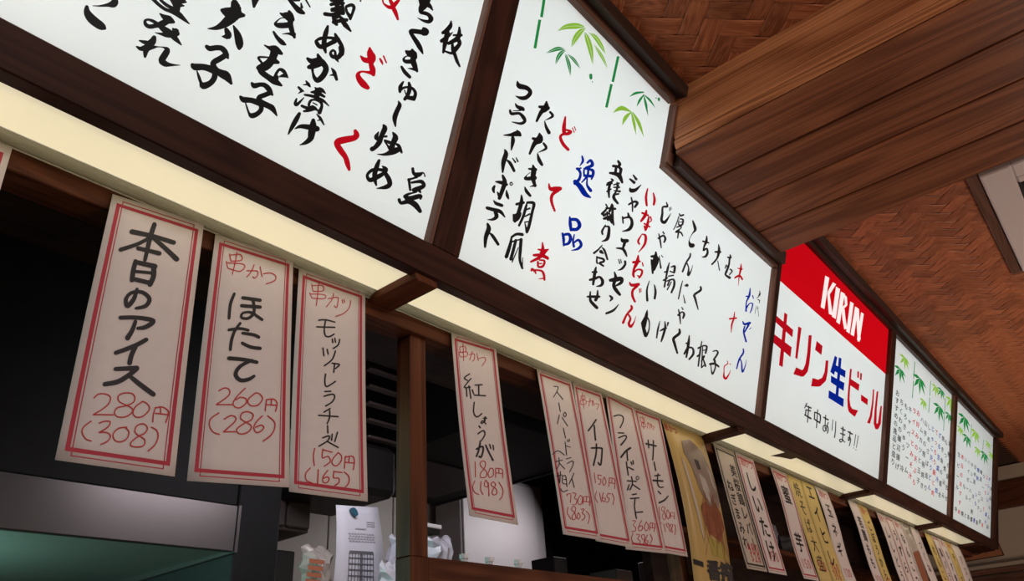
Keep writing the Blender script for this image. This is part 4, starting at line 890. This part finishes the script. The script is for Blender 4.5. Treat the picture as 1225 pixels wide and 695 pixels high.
far_slip(6.308, 6.50, .797, menu('チーズ', True, '150', .065, step=.08), 'narrow right yellow slip of the last cluster', 'paperyellow', None, wave=.004)
far_slip(6.508, 6.80, .797, menu('アスパラ', False, '180', .07, step=.08), 'farthest white slip at the end of the row', border=None, wave=.004)

# ================================================================== SERVING HATCH TIMBER
MB().box((-1.3, 7.3), (1.137, 1.20), (.766, .826), 0, bev=.002).build('trim_1', M['post'])
bpy.data.objects['trim_1']['kind'] = 'structure'; bpy.data.objects['trim_1']['label'] = 'long brown lintel beam under the light panels'
MB().box((1.086, 1.136), (1.15, 1.197), (.27, .766), 2, bev=.002).build('trim_2', M['post'])
MB().box((1.086, 1.136), (1.15, 1.197), (-.35, .27), 2, bev=.002).build('trim_2', M['post'])
MB().box((1.137, 2.30), (1.152, 1.23), (.225, .272), 0, bev=.002).build('trim_3', M['post'])
a_ = 2.302
MB().box((2.25, 2.30), (1.155, 1.20), (.273, .766), 2, bev=.002).build('trim_4', M['post'])
MB().box((2.302, 7.2), (1.155, 1.26), (.28, .315), 0, bev=.002).build('trim_5', M['post'])
MB().box((-1.3, 1.085), (1.152, 1.23), (-.35, -.30), 0, bev=.002).build('trim_6', M['post'])
for k in range(2, 7):
    for o in bpy.data.objects:
        if o.name.startswith('trim_%d' % k): o['kind'] = 'structure'
# boards that close the kitchen off behind the far slips
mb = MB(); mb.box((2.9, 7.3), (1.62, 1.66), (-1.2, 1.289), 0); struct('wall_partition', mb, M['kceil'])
MB().box((2.6, 7.2), (1.42, 1.61), (.545, .571), 0, bev=.002).build('shelf_board', M['post'])
tag(bpy.data.objects['shelf_board'], 'long brown shelf board inside the hatch behind the far slips', 'shelf')

# ================================================================== KITCHEN BEHIND THE HATCH
def kbox(x, y, z, mat, name, parent=None, g=0, bev=.004):
    return MB().box(x, y, z, g, bev=bev).build(name, M[mat], parent)
# ventilation hood, left
def yx(u, v, y): q = onY(u, v, y); return q[0], q[2]
HY = 2.0
xr, zt = yx(285, 605, HY); _, zb = yx(281, 660, HY)
hood = empty('range_hood', (0.0, 2.4, zb), 'stainless kitchen range hood with a black upper casing and green-lit underside', 'range hood')
kbox((-1.2, xr), (HY, HY + .02), (zb, zt), 'steel', 'front_fascia', hood, bev=.002)
kbox((xr, xr + .012), (HY - .003, HY + 1.25), (zb - .004, zt + .003), 'steel', 'side_edge', hood, bev=.002)
mb = MB(); mb.poly([(-1.2, HY + .02, zb + .004), (xr, HY + .02, zb + .004), (xr, HY + 1.2, zb + .02), (-1.2, HY + 1.2, zb + .02)]); mb.build('underside', M['steelunder'], hood)
kbox((-1.2, xr + .10), (HY + .03, HY + 1.28), (zt + .006, 1.289), 'black', 'upper_casing', hood, bev=.004)
_, z1 = yx(60, 385, HY + .03); 
kbox((-1.2, .14), (HY + .012, HY + .029), (z1 - .006, z1 + .004), 'steel', 'metal_strip', hood, bev=.001)
_, z2 = yx(20, 500, HY + .03)
kbox((-1.2, .10), (HY + .006, HY + .029), (z2 + .006, z1 - .012), 'black2', 'upper_panel', hood, bev=.003)
kbox((-1.2, .10), (HY + .006, HY + .029), (z2 - .068, z2 - .002), 'black2', 'lower_panel', hood, bev=.003)
for k in range(3):
    kbox((-1.2, .10), (HY - .002, HY + .029), (z2 - .082 - k * .016, z2 - .074 - k * .016), 'black2', 'ridge', hood, bev=.001)
# dark column and cupboard right of the hood
xa, _ = yx(300, 640, 2.1); xb, _ = yx(316, 640, 2.1)
kbox((xr + .013, xb), (2.02, 3.15), (-1.2, 1.289), 'black', 'dark_column')
tag(bpy.data.objects['dark_column'], 'black upright column just right of the range hood', 'column')
xc, zc = yx(369, 638, 2.15)
cup = empty('wall_cupboard', ((xb + xc) / 2, 2.3, zc), 'small dark brown wall cupboard behind the second and third slips', 'cupboard')
kbox((xb + .004, xc), (2.15, 2.5), (zc, .80), 'brownbox', 'body', cup)
kbox((xb + .010, (xb + xc) / 2 - .003), (2.135, 2.149), (zc + .01, .79), 'brownbox', 'door', cup)
kbox(((xb + xc) / 2 + .003, xc - .006), (2.135, 2.149), (zc + .01, .79), 'brownbox', 'door', cup)
# dark machine below the cupboard with a steel handle
xd, zd = yx(367, 655, 2.2)
ov = empty('steamer_cabinet', ((xb + xd) / 2, 2.4, zd - .3), 'dark cabinet with an upright steel handle below the brown cupboard', 'cabinet')
kbox((xb + .004, xd - .03), (2.22, 2.7), (-.9, zd - .012), 'black2', 'body', ov)
xh, zh = yx(322, 655, 2.19)
mb = MB(); mb.box((xh - .006, xh + .006), (2.175, 2.20), (zh - .25, zh + .03), 2, bev=.003); mb.build('handle', M['steel'], ov)
# back wall panels behind (several upright sheets with visible seams)
WY = 3.15
bw = empty('wall_cladding', (2.2, WY, 0), kind='structure')
bw['label'] = 'pale upright wall panels behind the kitchen'
xs = [yx(u, 650, WY)[0] for u in (300, 392, 470, 531, 551)]
xs = [xs[0]] + xs[1:] + [yx(652, 650, WY)[0]]
for x0_, x1_ in zip(xs, xs[1:]):
    kbox((x0_ + .003, x1_ - .003), (WY, WY + .03), (-1.3, 1.289), 'kwall', 'panel', bw, 2, .003)
# black hanging unit left of the post with louvres
xk0, _ = yx(386, 560, 1.9); xk1, zk = yx(476, 596, 1.9)
un = empty('hanging_fan_unit', ((xk0 + xk1) / 2, 2.0, zk), 'rounded black hanging unit with louvres just left of the wooden post', 'kitchen appliance')
bm_ = MB(); bm_.box((xk0, xk1 - .0), (1.9, 2.25), (zk, .80), 0, bev=.02); bm_.build('body', M['black2'], un)
for k in range(5):
    _, zz = yx(455, 446 + k * 20, 1.89)
    mb = MB(); mb.box((xk1 - .16, xk1 - .01), (1.868, 1.898), (zz - .010, zz), 0, bev=.003); mb.build('louvre', M['brownbox'], un)
# big black box right of the post
xq, zq = yx(518, 604, 2.75)
bb = empty('exhaust_box', (xq - .3, 2.3, zq), 'large black exhaust box hanging above the white cabinet, right of the wooden post', 'exhaust hood')
xm = onX(645, 576, xq)  # front lower corner along the same side face
kbox((xq - .75, xq), (1.67, 2.75), (zq, 1.289), 'black', 'casing', bb)
kbox((xq + .001, xq + .014), (1.66, 2.765), (zq - .008, zq + .035), 'black2', 'rim', bb, 1, .002)
kbox((xq - .62, xq - .12), (2.2, 2.62), (zq - .008, zq - .001), 'brownbox', 'filter_panel', bb, 1, .002)
xs_, zs_ = yx(530, 520, 2.6)
# white upright cabinet
CY = 2.9
xA, zA = yx(553, 592, CY); xB, zB = yx(647, 583, CY); xB2, _ = yx(655, 681, CY)
wc = empty('upright_cabinet', ((xA + xB) / 2, CY, -.5), 'tall white cabinet seen below the black exhaust box', 'cabinet')
kbox((xA - .02, xB), (CY, CY + .2), (-1.4, zB), 'kwhite', 'body', wc, 2, .006)
xe, _ = yx(641, 640, CY)
kbox((xA - .01, xe), (CY - .012, CY - .001), (-1.38, zB - .02), 'kwhite', 'door', wc, 2, .004)
# black sheet painting the interior's darkness right of it, dim boxes in front
kbox((xB + .03, xB + 1.6), (3.0, 3.1), (-1.4, 1.289), 'kdark', 'dark_interior_sheet')
tag(bpy.data.objects['dark_interior_sheet'], 'black sheet standing in for the dark interior right of the white cabinet', 'panel')
for k, (u0, v0, u1, v1, yy, mt, lb) in enumerate([(662, 665, 680, 686, 1.9, 'kdark', 'dim dark box standing on the sill right of the white cabinet'),
        (736, 680, 758, 694, 1.6, 'brownbox', 'small dark brown card box standing low behind the four slips'),
        (790, 668, 818, 694, 1.7, 'brownbox', 'dim brown box standing just left of the golden poster')]):
    x0_, z1_ = yx(u0, v0, yy); x1_, z0_ = yx(u1, v1, yy)
    o = kbox((x0_, x1_), (yy, yy + .12), (z0_ - .25, z1_), mt, 'storage_box'); tag(o, lb, 'box', 'dim boxes inside the hatch')
# three white pegs on the sill
for u, v0, v1, lb in ((555, 663, 676, 'leftmost of three small white pegs on the wooden sill'), (585, 667, 680, 'middle one of three small white pegs on the wooden sill'), (620, 670, 683, 'rightmost of three small white pegs on the wooden sill')):
    x_, z_ = yx(u, v0, 1.19); _, z2_ = yx(u, v1, 1.19)
    pr = empty('peg', (x_, 1.19, .272), lb, 'peg', 'white pegs on the sill')
    for nm, r, za_, zb_ in (('shaft', .0075, .272, z_ - .010), ('cap', .0105, z_ - .010, z_)):
        mb = MB(); n = 14
        top = [(x_ + r * math.cos(2 * math.pi * i / n), 1.19 + r * math.sin(2 * math.pi * i / n), zb_) for i in range(n)]
        bot = [(p[0], p[1], za_) for p in top]
        mb.poly(top); mb.poly(bot[::-1])
        for i in range(n): mb.poly([bot[i], bot[(i + 1) % n], top[(i + 1) % n], top[i]])
        mb.build(nm, M['whiteplastic'], pr)
# crumpled white bags
def crumple(name, u0, v0, u1, v1, y, mat, lb, cat, seed, dz=.03, zbot=None):
    rnd = random.Random(seed)
    x0_, zt_ = yx(u0, v0, y); x1_, zb_ = yx(u1, v1, y)
    if zbot is not None: zb_ = zbot + .008
    n, m_ = 9, 9; vs = []; fs = []
    for side in (0, 1):
        for j in range(m_):
            for i in range(n):
                s_, t_ = i / (n - 1), j / (m_ - 1)
                ed = min(s_, 1 - s_, t_, 1 - t_) * 4
                dy = (dz * min(1, ed) + (rnd.random() - .5) * .018) * (-1 if side == 0 else 1)
                if min(s_, 1 - s_) == 0 or min(t_, 1 - t_) == 0: dy = 0
                jx, jz = math.sin(j * 2.1 + seed) * .006, math.sin(i * 1.7 + seed) * .006
                vs.append((x0_ + (x1_ - x0_) * s_ + jx, y + dy, zt_ + (zb_ - zt_) * t_ + jz))
        for j in range(m_ - 1):
            for i in range(n - 1):
                a = side * n * m_ + j * n + i; q = (a, a + 1, a + n + 1, a + n)
                fs.append(q if side == 0 else q[::-1])
    mb = MB(); mb.faces(vs, fs)
    o = mb.build(name, M[mat], None); tag(o, lb, cat); return o
crumple('plastic_bag', 508, 638, 541, 705, 1.62, 'bagwhite', 'crumpled white plastic bag right of the wooden post above the sill', 'bag', 3)
crumple('plastic_bag', 467, 640, 484, 720, 1.75, 'bagwhite', 'sliver of crumpled white bag just left of the wooden post', 'bag', 5)
crumple('plastic_bag', 455, 672, 474, 730, 1.72, 'noticepaper', 'crumpled paper corner between the notice and the wooden post', 'bag', 8)
crumple('seasoning_pouch', 362, 652, 393, 720, 1.85, 'pouch', 'translucent pouch with orange print hanging left of the paper notice', 'pouch', 11, .035)
po = bpy.data.objects['seasoning_pouch']
for k in range(4):
    x0_, z0_ = yx(370 - k * 1.5, 668 + k * 8, 1.80); x1_, z1_ = yx(388 - k * 1.5, 670 + k * 8, 1.80)
    mb = MB(); mb.poly([(x0_, 1.80, z0_), (x1_, 1.80, z1_), (x1_, 1.80, z1_ - .012), (x0_, 1.80, z0_ - .012)]); mb.build('print_line', M['orange'], po)
# bracket bar above the bag
x0_, z0_ = yx(503, 630, 1.60); x1_, z1_ = yx(529, 634, 1.60)
br_ = empty('holder_bar', (x0_, 1.6, z0_), 'short white topped bar above the crumpled bag by the post', 'rack bar')
kbox((x0_ - .05, x1_), (1.60, 1.63), (z1_ + .002, z1_ + .014), 'whiteplastic', 'top_strip', br_, bev=.002)
kbox((x0_ - .05, x1_ - .006), (1.602, 1.63), (z1_ - .014, z1_ + .001), 'black2', 'lower_strip', br_, bev=.002)
# paper notice with a teal magnet
NY = 1.82
n0 = Slip((0, 0, 0), (1, 0, 0), (0, 0, 1), (1, 0, 1), 'tmp', xyz=True) if False else None
def npx(u, v): q = onY(u, v, NY); return q
tl, tr, bl, br = npx(402, 604), npx(452, 607), npx(396, 720), npx(460, 722)
nt_ = Slip(tl, tr, bl, br, 'white printed notice sheet with a small table pinned by a teal magnet', 'noticepaper', None, .012, 'notice_sheet', 'notice', None, xyz=True)
mb = MB()
def nq(s, t): return nt_.P(s, t, .0018)
for r0 in range(4):
    t = .30 + r0 * .026
    for i in range(9):
        s0 = .24 + i * .064 + (.02 if r0 % 2 else 0)
        mb.poly([nq(s0, t), nq(s0 + .045, t), nq(s0 + .045, t + .012), nq(s0, t + .012)])
mb.poly([nq(.40, .245), nq(.64, .245), nq(.64, .258), nq(.40, .258)])
for i in range(3): mb.poly([nq(.66, .17 + i * .022), nq(.86, .17 + i * .022), nq(.86, .178 + i * .022), nq(.66, .178 + i * .022)])
mb.build('printed_text', M['printlight'], nt_.root)
mb = MB()
s0, s1_, t0, t1 = .26, .76, .50, .80
for i in range(9):
    s = s0 + (s1_ - s0) * i / 8; w = .008 if i != 4 else .03
    mb.poly([nq(s - w, t0), nq(s + w, t0), nq(s + w, t1), nq(s - w, t1)])
for i in range(6):
    t = t0 + (t1 - t0) * i / 5; w = .006 if i else .014
    mb.poly([nq(s0, t - w), nq(s1_, t - w), nq(s1_, t + w), nq(s0, t + w)])
mb.build('printed_table', M['printgrey'], nt_.root)
q = nq(.36, .075)
mb = MB(); n = 12
top = [(q[0] + .013 * math.cos(2 * math.pi * i / n + .5) * (1.0 if i % 2 else .9), q[1] - .012, q[2] + .012 * math.sin(2 * math.pi * i / n)) for i in range(n)]
bot = [(p[0], p[1] + .012, p[2]) for p in top]
mb.poly(top)
for i in range(n): mb.poly([bot[i], bot[(i + 1) % n], top[(i + 1) % n], top[i]])
o = mb.build('magnet', M['teal']); tag(o, 'small teal magnet holding the printed notice sheet', 'magnet')
kbox((tl[0] - .09, tr[0] + .05), (NY + .004, NY + .03), (-1.0, .305), 'kwall', 'notice_board')
tag(bpy.data.objects['notice_board'], 'pale board carrying the printed notice sheet', 'board')
# pale bundles in the dim interior behind the far slips
for u0, v0, u1, v1, sd, lb in ((903, 617, 925, 652, 21, 'dim white bundle on the shelf behind the shiitake slip'), (932, 640, 950, 668, 23, 'smaller dim bundle behind the lone slip left of the yellow ones')):
    crumple('wrapped_bundle', u0, v0, u1, v1, 1.52, 'printlight', lb, 'bundle', sd, .05, .572)

# ================================================================== CEILING AIR CONDITIONER
ac = empty('ceiling_air_conditioner', (3.63, -.53, CEIL), 'white four-way cassette air conditioner set in the woven ceiling', 'air conditioner')
ax0, ax1, ay1 = 3.055, 4.12, 0.0
ay0 = ay1 - (ax1 - ax0)
zc1 = 1.672
def ring(mb, x0, x1, y0, y1, w, z0, z1, bev=.006):
    mb.box((x0, x1), (y1 - w, y1), (z0, z1), 0, bev=bev); mb.box((x0, x1), (y0, y0 + w), (z0, z1), 0, bev=bev)
    mb.box((x0, x0 + w), (y0 + w, y1 - w), (z0, z1), 1, bev=bev); mb.box((x1 - w, x1), (y0 + w, y1 - w), (z0, z1), 1, bev=bev)
mb = MB(); ring(mb, ax0, ax1, ay0, ay1, .11, zc1, 1.700); mb.build('outer_frame', M['acwhite'], ac)
for (xa_, xb_, ya_, yb_) in ((ax0 + .17, ax1 - .17, ay1 - .17, ay1 - .112), (ax0 + .17, ax1 - .17, ay0 + .112, ay0 + .17), (ax0 + .112, ax0 + .17, ay0 + .17, ay1 - .17), (ax1 - .17, ax1 - .112, ay0 + .17, ay1 - .17)):
    MB().box((xa_, xb_), (ya_, yb_), (1.690, 1.70), 0).build('air_slot', M['kdark'], ac)
    horizontal = (xb_ - xa_) > (yb_ - ya_)
    mb = MB(); mb.box((xa_ + .01, xb_ - .01), (ya_ + .012, yb_ - .022), (1.676, 1.682), 0, bev=.002) if horizontal else mb.box((xa_ + .012, xb_ - .022), (ya_ + .01, yb_ - .01), (1.676, 1.682), 0, bev=.002)
    mb.build('louvre', M['acwhite'], ac)
for cx_, cy_ in ((ax0 + .14, ay1 - .14), (ax1 - .14, ay1 - .14), (ax0 + .14, ay0 + .14), (ax1 - .14, ay0 + .14)):
    MB().box((cx_ - .029, cx_ + .029), (cy_ - .029, cy_ + .029), (zc1 + .002, 1.70), 0, bev=.008).build('corner_cap', M['acwhite'], ac)
mb = MB(); ring(mb, ax0 + .171, ax1 - .171, ay0 + .171, ay1 - .171, .10, zc1 + .002, 1.70); mb.build('inner_frame', M['acwhite'], ac)
for k in range(14):
    y_ = ay0 + .28 + k * .036
    MB().box((ax0 + .272, ax1 - .272), (y_, y_ + .020), (1.680, 1.692), 0, bev=.002).build('grille_bar', M['acwhite'], ac)
MB().box((ax0 + .271, ax1 - .271), (ay0 + .271, ay1 - .271), (1.693, 1.70), 0).build('filter', M['kdark'], ac)
fr = empty('ceiling_frame', (3.6, -.5, 1.69), 'thin brown wooden frame around the air conditioner', 'ceiling trim')
for (xa_, xb_, ya_, yb_) in ((ax0 - .045, ax0 - .004, ay0 - .04, ay1 + .045), (ax1 + .004, ax1 + .04, ay0 - .04, ay1 + .045), (ax0 - .003, ax1 + .003, ay1 + .004, ay1 + .045), (ax0 - .003, ax1 + .003, ay0 - .04, ay0 - .004)):
    MB().box((xa_, xb_), (ya_, yb_), (1.688, 1.704), 1 if xb_ - xa_ < .2 else 0, bev=.002).build('frame_board', M['trim'], fr)

# ================================================================== FAR END OF THE ROOM
def fz(v, u=1200): return onX(u, v, LX - .05)[2]
MB().box((LX - .10, LX - .001), (-4.4, 1.35), (1.566, CEIL - .001), 1, bev=.004).build('trim_7', M['railcream'])
MB().box((LX - .12, LX - .001), (-4.4, 1.35), (1.320, 1.564), 1, bev=.004).build('trim_8', M['post'])
MB().box((LX - .07, LX - .001), (-4.4, 2.2), (.80, .842), 1, bev=.004).build('trim_9', M['railcream'])
MB().box((LX - .09, LX - .001), (-4.4, 2.2), (.755, .798), 1, bev=.004).build('trim_10', M['trim'])
mb = MB(); mb.box((LX - .04, LX - .001), (-4.4, 2.2), (FL, .74), 1); mb.build('trim_11', M['trim'])
for k in range(7, 12): bpy.data.objects['trim_%d' % k]['kind'] = 'structure'
pt = empty('wall_painting', (LX - .02, 1.2, .9), 'orange-brown painting with black brush lines below the end of the signs', 'painting')
cn = [(1140, 641), (1187, 633), (1201, 664), (1142, 674)]
A_ = [onX(u, v, LX - .075) for u, v in cn]
def lift(p, d): return (p[0] + d, p[1], p[2])
mb = MB(); mb.poly(A_); mb.poly([lift(p, .03) for p in A_][::-1])
for i in range(4): mb.poly([A_[i], lift(A_[i], .03), lift(A_[(i + 1) % 4], .03), A_[(i + 1) % 4]])
mb.build('canvas', M['artorange'], pt)
ink_mesh('brush_lines', stroke_polys("1188,650 1178,659 1170,663 1164,664/1178,645 1176,652 1180,662/1158,656 1161,664/1164,655 1166,661", 0, 0, 1, .9), lambda u, v: onX(u, v, LX - .078), M['penblack'], pt)
ink_mesh('edge_line', stroke_polys("1187,633 1201,664/1201,664 1142,674", 0, 0, 1, 1.0), lambda u, v: onX(u, v, LX - .079), M['darktrim'], pt)

# small dark clip stuck to the third lower light panel
mb = MB()
cp = [onZ(u, v, .8105) for u, v in ((922, 545.5), (941, 541), (957, 546.5), (946, 549.5), (934, 547))]
mb.poly([tuple(q) for q in cp]); mb.poly([(q[0], q[1], .8115) for q in cp][::-1])
for i in range(5): mb.poly([tuple(cp[i]), (cp[i][0], cp[i][1], .8115), (cp[(i + 1) % 5][0], cp[(i + 1) % 5][1], .8115), tuple(cp[(i + 1) % 5])])
tag(mb.build('panel_clip', M['darktrim']), 'small dark pointed clip stuck on the cream light panel under the beer sign', 'clip')
